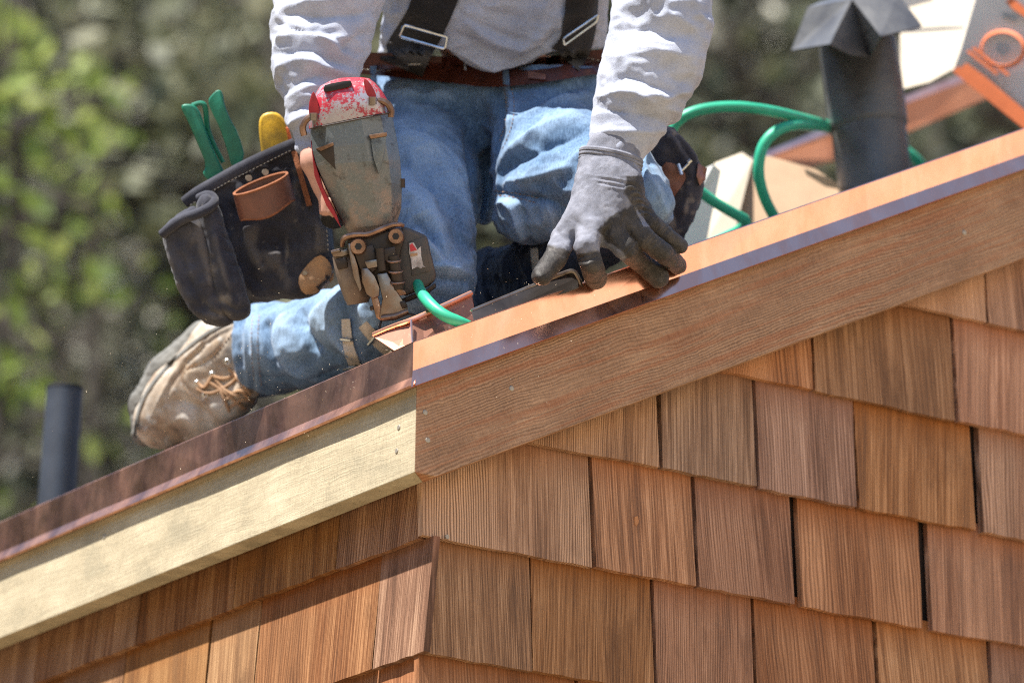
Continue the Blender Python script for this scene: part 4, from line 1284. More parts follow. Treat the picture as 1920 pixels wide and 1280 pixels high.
buckle_px([s2, shirt], [(1056, 73), (1122, 28), (1118, 42), (1058, 86)], .0018, 'buckle', s2)
# fly, seams and pockets on the jeans
for ln in ([(945, 158), (952, 200), (946, 240), (935, 270)], [(958, 158), (966, 200), (958, 245), (940, 285)]):
    stitches('stitching', [jeans], ln, M['leather_tan'], jeans, 5, 3, .8, .0008)
for ln in ([(925, 358), (970, 362), (1010, 372)], [(928, 366), (970, 371), (1008, 381)], [(474, 590), (470, 650), (478, 722)], [(486, 590), (482, 650), (490, 724)]):
    stitches('stitching', [jeans], ln, M['leather_tan'], jeans, 5, 3, .8, .0008)
for x, y in ((700, 148), (948, 150)):
    ribbon('belt_loop', [jeans] + ([belt] if belt else []), [(x, y - 24), (x + 1, y), (x + 2, y + 20)], 12, .002, M['denim'], jeans, .002, 8, 3)
# knee pad straps
k1 = ribbon('knee_pad_strap', [jeans], [(648, 598), (650, 630), (655, 660), (672, 700)], [16, 18, 22, 18], .003, M['strap_white'], worker, .004, 20, 4)
k2 = ribbon('knee_pad_strap', [jeans], [(680, 608), (700, 632), (722, 652), (748, 672)], [20, 22, 24, 20], .003, M['strap_white'], worker, .004, 20, 4)
for (x0, y0, x1, y1, k) in ((641, 637, 663, 634, k1), (646, 686, 668, 682, k1), (694, 640, 708, 622, k2), (722, 668, 736, 650, k2)):
    if k is None: continue
    p, q = hit([jeans], x0, y0, .01), hit([jeans], x1, y1, .01)
    if p is not None and q is not None:
        mb = MB(); mb.add(*tube([p, (p + q) / 2, q], .0028, 8)); mb.build('strap_buckle', M['steel'], k, world=True)
def f_kp(G):
    d = chain(G, [(1130, 440, 60, .42), (1010, 515, 74, .54), (920, 540, 72, .66)], 20)
    d = smin(d, chain(G, [(905, 500, 30, .64), (905, 570, 30, .64)], 20), 30)
    return d
sdf_obj('trouser_leg', f_kp, (780, 330, 380), (1260, 700, 1260), 5, M['shaded_leg'], worker, [([(900, 480), (950, 500), (1010, 470)], 8, 10), ([(890, 520), (950, 540), (1020, 500)], -8, 9), ([(940, 560), (1000, 540), (1050, 500)], 8, 10)], 6, 26)
ribbon('knee_pad_strap', [C.objects['trouser_leg']], [(1001, 465), (1003, 490), (1008, 520)], 14, .003, M['strap_white'], worker, .004, 10, 3)

# boot
def boot_mat():
    t = NT('muddy_boot_leather')
    v = t.coords('Object')
    a = t.noise(v, 14, 5, .6); b = t.noise(v, 30, 5, .65, .3); c = t.noise(v, 600, 3, .7)
    col = t.ramp(a, [(.30, (.13, .095, .07)), (.40, (.31, .24, .18)), (.50, (.46, .39, .31)), (.62, (.58, .55, .50))])
    col = t.mix(t.ramp(b, [(.56, 0.), (.70, .5)]), col, (.44, .29, .16))
    col = t.mix(t.ramp(t.noise(v, 38, 4, .6), [(.58, 0.), (.7, .8)]), col, (.55, .56, .54))
    col = t.mix(t.math('MULTIPLY', t.ramp(c, [(.4, 0.), (.6, 1.)]), .35), col, (.16, .11, .08))
    return t.fin(col, .85, 0, t.bump(t.math('ADD', t.math('MULTIPLY', b, .4), t.math('MULTIPLY', c, .5)), .4, .001), .2)
M['boot'] = boot_mat()
M['sole'] = plain('boot_sole', (.17, .165, .15), .85, 0, 90, .5, .5)
def f_boot(G):
    d = chain(G, [(478, 640, 62, .60), (430, 665, 84, .60), (392, 712, 80, .62), (340, 750, 74, .64), (306, 788, 62, .65)], 20, .78)
    d = smin(d, chain(G, [(430, 730, 62, .58), (370, 790, 52, .62)], 20, .7), 22)
    d = smin(d, chain(G, [(470, 720, 30, .55), (415, 760, 34, .57)], 10), 14)
    return d
BF = [([(450, 610), (390, 640), (340, 690), (300, 760), (285, 810)], -4, 4), ([(452, 603), (388, 632), (332, 684), (292, 760), (276, 805)], 3, 3),
      ([(430, 618), (412, 660), (380, 682), (345, 692), (336, 712), (360, 740), (400, 755)], -4, 3.5), ([(395, 615), (378, 655), (345, 680)], -3, 3),
      ([(300, 760), (340, 745), (380, 770), (395, 815)], -6, 8), ([(320, 790), (350, 780), (375, 810)], 6, 8), ([(345, 755), (370, 760), (400, 790)], -6, 7),
      ([(262, 810), (285, 815), (310, 845)], -3, 3), ([(425, 690), (440, 720), (425, 760)], -5, 6), ([(440, 640), (456, 680), (462, 715)], -3, 4)]
boot = sdf_obj('boot', f_boot, (110, 540, 780), (570, 960, 1340), 3.4, M['boot'], worker, [(a[0], a[1] * .9, a[2]) for a in BF], .8, 30, 1, ridge=(.7, 34, 30))
def f_sole(G):
    d = chain(G, [(455, 600, 26, .68), (388, 640, 44, .69), (318, 704, 48, .70), (278, 760, 40, .70), (272, 812, 28, .68)], 10, .8)
    return d
sdf_obj('sole', f_sole, (90, 540, 900), (520, 960, 1420), 4, M['sole'], boot, None, 2, 8)
ribbon('welt', [boot], [(462, 588), (400, 615), (344, 655), (292, 706), (258, 762), (252, 820)], 5, .003, M['sole'], boot, .001, 40, 3)
for ln in ([(444, 612), (412, 655), (384, 678), (350, 690)], [(352, 690), (338, 712), (352, 738), (392, 760)], [(392, 618), (372, 652), (346, 676)], [(440, 616), (458, 660), (466, 716)]):
    stitches('stitching', [boot], ln, M['leather_tan'], boot, 5, 3, 1.0, .001)
mb = MB()
def on(objs, x, y, l=.003):
    h = hit(objs, x, y, l); return h
for pl in ([(398, 704), (420, 712), (445, 700), (452, 690)], [(400, 702), (384, 730), (372, 718)], [(405, 712), (425, 735), (450, 742)], [(430, 690), (450, 712), (470, 738)],
           [(370, 728), (395, 740), (430, 722), (448, 706)], [(412, 728), (420, 745), (430, 770)], [(448, 690), (458, 710), (460, 735)], [(395, 716), (415, 730), (460, 765)], [(425, 748), (450, 728), (466, 745)], [(432, 762), (455, 745), (478, 752)]):
    L = [on([boot], x, y) for x, y in curve_smooth(pl, 2)]
    L = [p for p in L if p is not None]
    if len(L) > 3: mb.add(*tube(L, .0026, 6))
mb.build('laces', M['leather_tan'], boot, world=True)
mb = MB()
for (x, y) in ((426, 678), (446, 700), (370, 718), (398, 702), (385, 740)):
    p = on([boot], x, y, .001)
    if p is None: continue
    q = [p + .0035 * (math.cos(a) * RGT + math.sin(a) * UPV) - FWD * .002 for a in np.linspace(0, 6.283, 10, endpoint=False)]
    mb.add(*tube(q, .0014, 6, closed=True))
mb.build('eyelets', M['steel'], boot, world=True)

# ------------------------------------------------------------------ tool pouch
PZ = .47
pouch = empty('tool_pouch', W(500, 560, PZ), 'big navy canvas tool pouch with leather loop, holding the green pliers', 'tool pouch')
main_poly = smooth_poly([(344, 366), (440, 312), (548, 258), (590, 285), (606, 340), (618, 400), (626, 460), (627, 516), (600, 545), (553, 566), (505, 568), (460, 560), (430, 500), (400, 400)], 2)
pock_poly = smooth_poly([(299, 432), (335, 398), (372, 382), (392, 420), (402, 480), (418, 540), (444, 606), (411, 614), (374, 602), (344, 565), (316, 480)], 2)
pock2_poly = smooth_poly([(366, 378), (388, 360), (406, 374), (434, 462), (460, 530), (473, 584), (452, 603), (424, 598), (404, 560), (388, 490), (376, 420)], 2)
def corr(poly, dz):
    k = 1 + dz / D0
    return [(960 + (x - 960) * k, 640 + (y - 640) * k) for x, y in poly]
def f_pmain(G):
    d = pad(G, corr(main_poly, PZ), PZ / S, 42, 30, (0, -.02))
    return d
def wear_c(V, N):
    n = vnoise(V[:, 0] / 13, V[:, 1] / 13, V[:, 2] / 13) + .5 * vnoise(V[:, 0] / 4, V[:, 1] / 4, V[:, 2] / 4)
    P2 = W2P(A2W(V))
    w = np.clip((n - .85) * 1.5, 0, .35) + np.clip((LASTD - 2) / 14, 0, .3)
    for (x, y, rx, ry, a) in ((428, 560, 22, 9, .9), (395, 510, 8, 30, .7), (400, 505, 10, 5, .8), (360, 440, 10, 20, .3), (538, 480, 3, 30, .7), (410, 590, 20, 8, .5)):
        w = np.maximum(w, a * np.exp(-((P2[:, 0] - x) / rx) ** 2 - ((P2[:, 1] - y) / ry) ** 2) * np.clip(.7 + n, 0, 1))
    return w
pb = sdf_obj('pouch_body', f_pmain, (300, 220, 490), (700, 630, 730), 3.4, M['canvas'], pouch,
    [([(600, 300), (575, 380), (560, 450), (570, 520)], -13, 16), ([(556, 290), (548, 380), (566, 440)], 8, 13), ([(440, 480), (480, 530), (540, 560)], -8, 12), ([(470, 430), (520, 500), (560, 540)], 8, 20), ([(590, 400), (600, 450), (590, 500)], 8, 12),
     ([(612, 350), (616, 420), (620, 480)], -4, 5), ([(590, 290), (600, 330), (604, 400)], 9, 6), ([(455, 420), (470, 470), (500, 520)], 9, 9), ([(520, 440), (540, 470), (548, 520)], -9, 8), ([(430, 380), (450, 400), (470, 404)], -7, 8)], 4, 30, 1, {'wear': wear_c}, ridge=(3, 40, 40))
stitches('stitching', [pb], [(600, 330), (610, 400), (615, 470)], M['thread'], pouch, 4.5, 4, .8, .001)
PZ2 = .405
def f_ppock(G):
    return pad(G, corr(pock_poly, PZ2), PZ2 / S, 44, 34, (0, 0))
pp = sdf_obj('front_pocket', f_ppock, (240, 320, 420), (520, 660, 660), 3.2, M['canvas'], pouch,
    [([(384, 380), (398, 450), (408, 520), (440, 580)], -12, 8), ([(330, 430), (345, 500), (368, 560), (420, 600)], -9, 9), ([(368, 400), (382, 470), (395, 540)], 9, 10), ([(345, 560), (390, 590), (455, 585)], -6, 7), ([(310, 450), (330, 520), (355, 570)], 5, 8),
     ([(412, 420), (430, 428), (438, 424)], -4, 3), ([(414, 440), (436, 450), (444, 446)], -4, 3), ([(418, 465), (440, 474), (452, 470)], -4, 3)], 3.5, 22, 1, {'wear': wear_c})
mb = MB(); mb.add(*wire([(303, 440, PZ2 - .03), (322, 424, PZ2 - .037), (345, 408, PZ2 - .04), (370, 402, PZ2 - .045), (396, 388, PZ2 - .04), (404, 376, PZ2 - .02), (392, 364, PZ2 - .01), (372, 372, PZ2)], [9, 10.5, 10.5, 10, 10, 9], 10, flat=.7) if False else tube([A(*p) for p in [(303, 440, PZ2 - .03), (322, 424, PZ2 - .037), (345, 408, PZ2 - .04), (370, 402, PZ2 - .045), (396, 388, PZ2 - .04), (404, 376, PZ2 - .02), (392, 364, PZ2 - .01), (372, 372, PZ2)]], [9, 10.5, 10.5, 10, 10, 9], 12, smoothn=3))
sdf_obj('front_pocket', lambda G: pad(G, corr(pock2_poly, PZ2), PZ2 / S - 8, 44, 30, (0, 0)), (270, 310, 410), (530, 670, 660), 3.2, M['canvas'], pouch,
    [([(412, 420), (430, 428), (438, 424)], -5, 3), ([(414, 440), (436, 450), (444, 446)], -5, 3), ([(418, 465), (440, 474), (452, 470)], -5, 3), ([(420, 490), (440, 498), (456, 494)], -4, 3), ([(400, 420), (415, 500), (440, 570)], 6, 6), ([(410, 560), (440, 585), (468, 575)], -6, 6)], 2.5, 22, 1, {'wear': wear_c})
rim2 = mb.build('pocket_rim', M['canvas'], pouch)
mb = MB(); mb.add(*tube([A(*p) for p in [(346, 380, PZ - .028), (370, 362, PZ - .036), (400, 345, PZ - .038), (440, 322, PZ - .040), (480, 302, PZ - .040), (520, 284, PZ - .038), (552, 270, PZ - .028)]], [12, 13, 13, 13, 13, 12], 14, flat=.6, smoothn=3))
rim = mb.build('pouch_rim', M['canvas'], pouch)
stitches('stitching', [rim, pb], [(350, 388), (400, 356), (440, 334), (500, 304), (548, 280)], M['thread'], rim, 4.5, 3, .9, .0006)
# leather hammer loop
mb = MB()
n = 44; V = []
cx, cy = 489, 345
e1 = np.array([.93, -.36, 0]) * 59; e2 = np.array([-.10, -.36, .93]) * 27
dn = np.array([12, 46, 2])
ctr = A(cx, cy, PZ - .075)
for (ks, dd) in ((1, 0), (1, 1), (.90, 1), (.90, 0)):
    for k in range(n):
        a = 2 * math.pi * k / n
        sag = .82 + .25 * max(0, math.sin(a)) if dd else 1
        V.append(ctr + ks * (math.cos(a) * e1 + math.sin(a) * e2) + dn * dd * (1.12 if math.sin(a) < 0 else .9) + (np.array([0, 4 * math.sin(a * 3), 0]) if dd else 0))
Fc = [[r * n + k, r * n + (k + 1) % n, ((r + 1) % 4) * n + (k + 1) % n, ((r + 1) % 4) * n + k] for r in range(4) for k in range(n)]
V, Fc = fix_normals(V, Fc)
mb.add(V, Fc); loop = mb.build('leather_loop', M['leather_brown'], pouch)
mb = MB(); mb.add(*tube([ctr + .95 * (math.cos(a) * e1 + math.sin(a) * e2) for a in np.linspace(0, 6.283, 50, endpoint=False)], 3.2, 6, closed=True)); mb.build('raw_edge', M['leather_orange'], loop)
mb = MB(); mb.add(*tube([ctr + .95 * (math.cos(a) * e1 + math.sin(a) * e2) + dn * (1.12 if math.sin(a) < 0 else .9) + np.array([0, 4 * math.sin(a * 3), 0]) for a in np.linspace(math.pi, 2 * math.pi, 30)], 2.6, 6)); mb.build('raw_edge', M['leather_orange'], loop)
mb = MB()
for (x, y) in ((466, 334), (497, 323)):
    c = A(x, y, PZ - .05)
    mb.add(*tube([c + np.array([0, 0, 3]), c + np.array([1, 0, -4])], 6.5, 12))
mb.build('rivet', M['nail'], loop)
def patch(name, poly, objs, mat, parent, lift, thick, step=6):
    """leather patch pressed on a surface"""
    P = np.array(poly, float); lo = P.min(0); hi = P.max(0)
    nx = int((hi[0] - lo[0]) / step) + 2; ny = int((hi[1] - lo[1]) / step) + 2
    bm = bmesh.new(); vs = [bm.verts.new((x, y, 0)) for x, y in poly]; f = bm.faces.new(vs)
    bmesh.ops.triangulate(bm, faces=[f])
    bmesh.ops.subdivide_edges(bm, edges=bm.edges[:], cuts=3, use_grid_fill=True)
    pts = [tuple(v.co) for v in bm.verts]; bm.verts.index_update(); fs = [[v.index for v in f.verts] for f in bm.faces]
    edges = [[e.verts[0].index, e.verts[1].index] for e in bm.edges if len(e.link_faces) == 1]
    bm.free()
    Z = []
    for (x, y, _) in pts:
        h = hit(objs, x, y, 0)
        Z.append(np.nan if h is None else (h - CAM) @ FWD)
    Z = np.array(Z); med = np.nanmedian(Z); Z = np.where(np.isnan(Z), np.nanmax(Z), Z)
    V = [CAM + (z - lift - thick) * RAY(x, y) for (x, y, _), z in zip(pts, Z)] + [CAM + (z - lift * .3) * RAY(x, y) for (x, y, _), z in zip(pts, Z)]
    m = len(pts)
    Fc = fs + [[i + m for i in f][::-1] for f in fs] + [[a, b, b + m, a + m] for a, b in edges]
    V, Fc = fix_normals(V, Fc)
    o = mk(name, V, Fc, mat, parent, True); sharp(o, .8); return o
cp = patch('leather_corner', smooth_poly([(557, 525), (572, 500), (597, 477), (610, 482), (620, 495), (628, 520), (616, 534), (606, 541), (590, 552), (568, 552)], 1), [pb], M['leather_tan'], pouch, .004, .002)
ribbon('leather_strap', [pb], [(551, 283), (560, 315), (570, 350), (580, 386)], 10, .003, M['leather_orange'], pouch, .004, 16, 3)
p = hit([pb], 572, 514, .008)
mb = MB(); mb.add(*tube([p, p - FWD * .0025], .0035, 10)); mb.build('rivet', M['nail'], cp, world=True)
# tools in the pouch
M['grip_green'] = plain('green_grip', (.012, .17, .10), .45, 0, 120, .35, .3)
M['yellow'] = plain('yellow_plastic', (.72, .42, .02), .4, 0, 250, .35, .3, col2=(.35, .22, .04))
M['orange'] = plain('orange_plastic', (.75, .16, .04), .5)
pl = empty('pliers', W(430, 330, PZ), 'pliers with two green dipped handles sticking up out of the tool pouch', 'pliers')
def ztool(poly, dz, hz, bw): return prism([tuple(A(x, y, dz)[:2]) for x, y in poly], dz / S - hz, dz / S + hz, bw, 3)
for poly in (smooth_poly([(337, 198), (350, 195), (366, 197), (376, 212), (386, 245), (402, 285), (424, 330), (400, 345), (378, 328), (388, 312), (372, 272), (355, 232)], 1),
             smooth_poly([(390, 190), (396, 180), (409, 168), (417, 172), (420, 196), (432, 225), (447, 250), (461, 300), (436, 318), (426, 280), (412, 238), (398, 212)], 1)):
    mb = MB(); mb.add(*ztool(poly, PZ, 12, 5.5)); mb.build('handle', M['grip_green'], pl)
mb = MB(); mb.add(*wire([(360, 198, PZ), (378, 192, PZ), (386, 200, PZ), (388, 240, PZ + .01), (400, 270, PZ + .01), (418, 305, PZ + .01)], [4.5, 5, 5.5, 5, 4.5])); mb.build('spring', M['grip_green'], pl)
mb = MB(); mb.add(*tube([A(430, 320, PZ), A(455, 420, PZ)], 14, 8)); mb.build('jaw', M['steel'], pl)
kn = empty('utility_knife', W(520, 300, PZ), 'yellow handled utility knife in the tool pouch beside the sleeve', 'knife')
mb = MB(); mb.add(*ztool(smooth_poly([(485, 232), (490, 216), (505, 210), (522, 212), (535, 226), (542, 255), (548, 300), (495, 310), (488, 270)], 1), PZ + .015, 15, 6)); mb.build('handle', M['yellow'], kn)
mb = MB(); mb.add(*ztool([(535, 240), (541, 238), (548, 262), (540, 262)], PZ + .008, 5, 1.5)); mb.build('slider', M['orange'], kn)

# the second pouch, behind the glove
P3 = .50
po2 = empty('tool_pouch', W(1280, 400, P3), 'black tool pouch half hidden behind the gloved wrist, with brown leather flap', 'tool pouch')
poly = smooth_poly([(1215, 240), (1258, 236), (1285, 262), (1312, 300), (1320, 340), (1312, 385), (1290, 430), (1268, 470), (1235, 480), (1225, 400), (1220, 330)], 1)
def f_p2(G): return pad(G, corr(poly, P3), P3 / S, 46, 30)
p2b = sdf_obj('pouch_body', f_p2, (1190, 200, 560), (1400, 520, 740), 3.6, M['canvas'], po2, [([(1262, 245), (1292, 285), (1306, 320)], -8, 5), ([(1250, 250), (1280, 290), (1296, 330)], 6, 5), ([(1255, 350), (1270, 400), (1262, 450)], -7, 10), ([(1290, 340), (1285, 390), (1270, 430)], 6, 9)], 3, 20, 1, {'wear': lambda V, N: np.clip(vnoise(V[:, 0] / 12, V[:, 1] / 12, V[:, 2] / 12) * 1.5 - .5, 0, .5)})
patch('leather_flap', smooth_poly([(1244, 303), (1264, 306), (1285, 322), (1286, 338), (1262, 372), (1248, 390), (1236, 370), (1234, 340)], 1), [p2b], M['leather_brown'], po2, .004, .003)
patch('leather_tab', [(1309, 306), (1326, 316), (1322, 338), (1312, 348), (1306, 330)], [p2b], M['leather_brown'], po2, .004, .003)
mb = MB(); c = A(1272, 318, P3 - .05); mb.add(*tube([A(1272, 308, P3 - .045), A(1278, 328, P3 - .05)], 4, 8)); mb.add(*tube([A(1290, 305, P3 - .045), A(1296, 300, P3 - .045)], 5, 8)); mb.add(*tube([A(1276, 322, P3 - .045), A(1294, 304, P3 - .045)], 3, 8))
mb.build('clip', M['steel'], po2)
tag(sdf_obj('shirt_tail', lambda G: chain(G, [(500, 115, 12, .33), (505, 150, 10, .33), (512, 190, 10, .33)], 10), (470, 80, 380), (550, 230, 500), 3, M['leather_brown'], worker)) if False else None

# ------------------------------------------------------------------ roofing nailer
def nailer_metal():
    t = NT('dusty_cast_metal')
    v = t.coords('Object')
    sep = t.n('SeparateXYZ', {0: v})
    dust = t.ramp(t.noise(v, 22, 6, .7), [(.44, 0.), (.60, 1.)])
    d2 = t.math('MULTIPLY', dust, t.n('MapRange', {0: sep.outputs[2], 1: .06, 2: .30, 3: 1.4, 4: .0}).outputs[0])
    c = t.mix(d2, (.15, .17, .18), (.36, .235, .16))
    grime = t.ramp(t.noise(v, 40, 5, .7), [(.56, 0.), (.68, .7)])
    c = t.mix(grime, c, (.05, .045, .042))
    sc1 = t.ramp(t.noise(t.n('Mapping', {'Vector': v, 'Scale': (900, 60, 300), 'Rotation': (0, .7, .3)}).outputs[0], 1, 3, .6), [(.60, 0.), (.66, 1.)])
    c = t.mix(t.math('MULTIPLY', sc1, .35), c, (.42, .42, .42))
    sp = t.ramp(t.noise(v, 420, 3, .7), [(.28, 1.), (.38, 0.)])
    c = t.mix(t.math('MULTIPLY', sp, .7), c, (.09, .065, .05))
    return t.fin(c, t.math('MULTIPLY_ADD', d2, .35, .42), t.math('MULTIPLY_ADD', d2, -.5, .55), t.bump(t.noise(v, 300, 4, .7), .25, .0006), .4)
M['cast'] = nailer_metal()
def nailer_red():
    t = NT('scratched_red_paint')
    v = t.coords('Object')
    n = t.noise(v, 170, 6, .8)
    n2 = t.noise(v, 16, 2, .5)
    m = t.ramp(t.math('ADD', t.math('MULTIPLY', n, .62), t.math('MULTIPLY', n2, .48)), [(.545, 0.), (.585, 1.)])
    c = t.mix(m, (.37, .024, .04), (.42, .38, .39))
    return t.fin(c, .34, t.math('MULTIPLY', m, .55), t.bump(n, .2, .0006), .5)
M['red'] = nailer_red()
M['red_plain'] = plain('red_plastic', (.38, .02, .03), .5, 0, 150, .4, .2)
M['rust'] = plain('rusty_plate', (.30, .18, .12), .38, .8, 160, .5, .4, .0008, col2=(.09, .055, .04))
M['gun_dark'] = plain('dark_steel', (.022, .019, .018), .45, .35, 140, .6, .3, .0008, col2=(.055, .036, .026))
M['gun_mid'] = plain('worn_steel', (.20, .20, .195), .32, .9, 140, .5, .3, .0008, col2=(.20, .125, .085))
M['gun_tan'] = plain('dusty_magazine', (.21, .17, .135), .6, .15, 120, .4, .3, .0006, col2=(.13, .085, .06))
M['mag'] = plain('graphite_plastic', (.042, .041, .041), .5, 0, 140, .3, .2, .0006, col2=(.10, .08, .065))
M['sticker'] = plain('worn_sticker', (.62, .58, .56), .6, 0, 300, .4, .2, col2=(.2, .17, .15))
M['sticker_red'] = plain('worn_red_sticker', (.55, .05, .06), .6, 0, 300, .3)
M['rubber'] = plain('black_rubber', (.02, .02, .02), .7)
gun = empty('roofing_nailer', W(740, 605, .03), 'scratched red and grey pneumatic coil nailer held upright over the roof corner', 'nail gun')
GB = 300      # z of the axis
def gl(secs, **k): return loft([(L, Rr, GB + zc, hd, ex) for (L, Rr, zc, hd, ex) in secs], **k)
GUNK = 1 + 285 * S / D0
def facet(secs, ring, bw):
    V = []; m = len(ring)
    for (L, Rr, zc, hd) in secs:
        L = np.array(L, float); Rr = np.array(Rr, float); c = (L + Rr) / 2; h = (Rr - L) / 2
        for (u, v) in ring: V.append((c[0] + h[0] * u, c[1] + h[1] * u, GB + zc - hd * v))
    Fc = [[i * m + k, i * m + (k + 1) % m, (i + 1) * m + (k + 1) % m, (i + 1) * m + k] for i in range(len(secs) - 1) for k in range(m)]
    Fc += [list(range(m))[::-1], [(len(secs) - 1) * m + k for k in range(m)]]
    return bevel(V, Fc, bw, 2)
RING = [(-1, -.1), (-.96, .45), (-.58, .95), (.28, 1.0), (.74, .80), (1, .25), (1, -.3), (.6, -1), (-.6, -1)]
mb = MB()
mb.add(*facet([((581, 243), (734, 212), 0, 76), ((584, 285), (744, 262), 0, 80), ((592, 312), (750, 300), 0, 80), ((606, 345), (753, 345), 4, 74), ((630, 396), (752, 388), 6, 58), ((648, 430), (744, 418), 8, 48), ((655, 444), (740, 430), 10, 40)], RING, 2.2))
hous = mb.build('housing', M['cast'], gun, smooth=False)
mb = MB()
0 and mb.add(*gl([((604, 246), (716, 222), 0, 60, 3), ((581, 243), (734, 212), 0, 74, 3.2), ((584, 285), (744, 262), 0, 80, 3.4), ((599, 326), (752, 330), 2, 77, 3.0), ((618, 375), (755, 376), 4, 66, 2.6), ((640, 416), (747, 410), 6, 52, 2.6), ((655, 442), (742, 428), 8, 42, 2.6)], sides=40))
mb = MB()
mb.add(*gl([((579, 242), (735, 211), 0, 76, 3.4), ((579, 222), (731, 200), 0, 77, 3.4), ((581, 205), (727, 188), 0, 76, 3.2), ((588, 182), (716, 170), 0, 72, 3.2), ((600, 162), (703, 155), 2, 64, 3.4), ((618, 152), (692, 147), 6, 52, 3), ((632, 147), (680, 145), 10, 36, 2.4)], sides=40))
cap = mb.build('cap', M['red'], gun)
# seam, slot, side recesses, shoulders
mb = MB(); mb.add(*tube([A(0, 0, 0) * 0 + np.array([x, y, z]) for x, y, z in [(584, 243, GB - 66), (600, 240, GB - 75), (658, 229, GB - 78), (718, 217, GB - 74), (732, 213, GB - 64)]], 1.6, 6, smoothn=1)); mb.build('seam', M['gun_dark'], gun)
def plate(poly, z, th, bw, name, mat, parent=gun, zt=None):
    """polygon with front at z (may be tilted: per-point third value)"""
    mb = MB(); mb.add(*prism([(p[0], p[1], (p[2] if len(p) > 2 else 0)) for p in poly], z, z + th, bw)); return mb.build(name, mat, parent)
plate(smooth_poly([(608, 168), (612, 161), (656, 153), (661, 156), (660, 164), (652, 167), (616, 175), (609, 174)], 1), GB - 71, 12, .8, 'vent_slot', M['rubber'])
plate(smooth_poly([(682, 150), (690, 152), (702, 168), (708, 186), (697, 196), (688, 180)], 1), GB - 70, 12, .8, 'side_recess', M['red_plain'])
plate(smooth_poly([(588, 172), (594, 180), (600, 205), (600, 218), (582, 222), (580, 200)], 1), GB - 67, 12, .8, 'side_recess', M['red_plain'])
for pts in ([(572, 256), (568, 240), (575, 226), (590, 218), (600, 216)], [(734, 222), (735, 208), (728, 196), (714, 190), (704, 192)]):
    mb = MB(); mb.add(*tube([np.array([x, y, GB - 60]) for x, y in pts], [6, 6.5, 6, 5], 8, smoothn=2)); mb.build('mounting_lug', M['rust'], gun)
for (x, y) in ((590, 222), (700, 192)):
    mb = MB(); mb.add(*tube([np.array([x, y + 6, GB - 74]), np.array([x, y - 7, GB - 76])], 7.5, 12)); mb.build('screw', M['gun_mid'], gun)
# cast pockets on the front: left notch dark, right boss raised
plate([(594, 282, 4), (627, 270, 0), (631, 320, 3)], GB - 79, 10, 1, 'cast_pocket', M['gun_dark'])
plate([(594, 281, 2), (627, 269, -1), (628, 275, -1), (604, 286, 2)], GB - 83, 10, .8, 'cast_lip', M['rust'])
plate(smooth_poly([(693, 256, ), (728, 250), (727, 262), (718, 285), (706, 268)], 0) if False else [(693, 256), (727, 250), (727, 258), (697, 263)], GB - 85, 12, 1.2, 'cast_lip', M['rust'])
plate([(697, 262), (727, 257), (722, 290), (712, 330), (702, 300)], GB - 82, 12, 2, 'cast_pocket', M['cast'])
plate(smooth_poly([(583, 262), (590, 330), (612, 385), (640, 428), (632, 404), (606, 352), (590, 300)], 0), GB - 30, 50, 2, 'side_cover', M['red_plain'])
mb = MB(); mb.add(*tube([np.array([752, y, GB - 10]) for y in (335, 352)], 8, 10)); mb.build('side_bolt', M['gun_dark'], gun)
# grip and hose fitting, running away from the viewer
mb = MB(); mb.add(*tube([np.array([690, 330, GB + 40]), np.array([660, 335, GB + 90]), np.array([630, 350, GB + 120]), np.array([622, 380, GB + 170]), np.array([618, 400, GB + 220])], [44, 30, 24, 24, 27], 16, smoothn=2)); mb.build('grip', M['rubber'], gun)
# collar with two socket screws
mb = MB(); mb.add(*tube([np.array([x, y, z + GB]) for x, y, z in [(642, 462, -30), (643, 450, -40), (652, 443, -46), (672, 440, -50), (690, 441, -50), (712, 432, -50), (732, 423, -48), (748, 421, -44), (756, 423, -34)]], [4, 5.5, 6, 5.5, 6, 5, 4], 8, smoothn=2)); mb.build('collar', M['rust'], gun)
plate(smooth_poly([(652, 446), (700, 440), (752, 426), (758, 452), (752, 470), (742, 520), (700, 545), (684, 520), (666, 490), (655, 470)], 0), GB - 40, 60, 4, 'nose_block', M['gun_dark'])
for (x, y) in ((673, 463), (743, 444)):
    mb = MB(); mb.add(*tube([np.array([x, y, GB - 30]), np.array([x, y, GB - 56]), np.array([x, y, GB - 60])], [15.5, 15.5, 13.5], 20)); b_ = mb.build('socket_bolt', M['rust'], gun)
    hx = [(x + 7 * math.cos(a), y + 7 * math.sin(a)) for a in np.linspace(0, 6.283, 6, endpoint=False)]
    plate(hx, GB - 61, 6, 0, 'hex_socket', M['rubber'], b_)
# coil magazine
mg = MB(); mg.add(*prism([(752, 424), (768, 428), (800, 442), (806, 470), (817, 514), (816, 524), (803, 536), (756, 556), (745, 520), (746, 470)], GB - 22, GB + 78, 6, 3)); mgo = mg.build('coil_magazine', M['mag'], gun)
plate([(764, 454), (796, 444), (806, 508), (772, 518)], GB - 24, 6, 1.5, 'magazine_panel', M['mag'], mgo)
plate([(748, 562), (800, 541), (816, 530), (817, 538), (803, 549), (752, 570)], GB - 20, 90, 2, 'magazine_rim', M['gun_dark'], mgo)
plate([(768, 456), (776, 455), (783, 468), (789, 462), (790, 480), (794, 498), (799, 502), (793, 500), (790, 504), (782, 500), (773, 505), (771, 486), (767, 474)], GB - 25.5, 3, 0, 'sticker', M['sticker'], mgo)
plate([(768, 460), (773, 456), (780, 466), (782, 469), (770, 472)], GB - 26.5, 3, 0, 'sticker', M['sticker_red'], mgo)
plate([(769, 476), (783, 474), (783, 479), (770, 481)], GB - 26.5, 3, 0, 'sticker', M['leather_tan'], mgo)
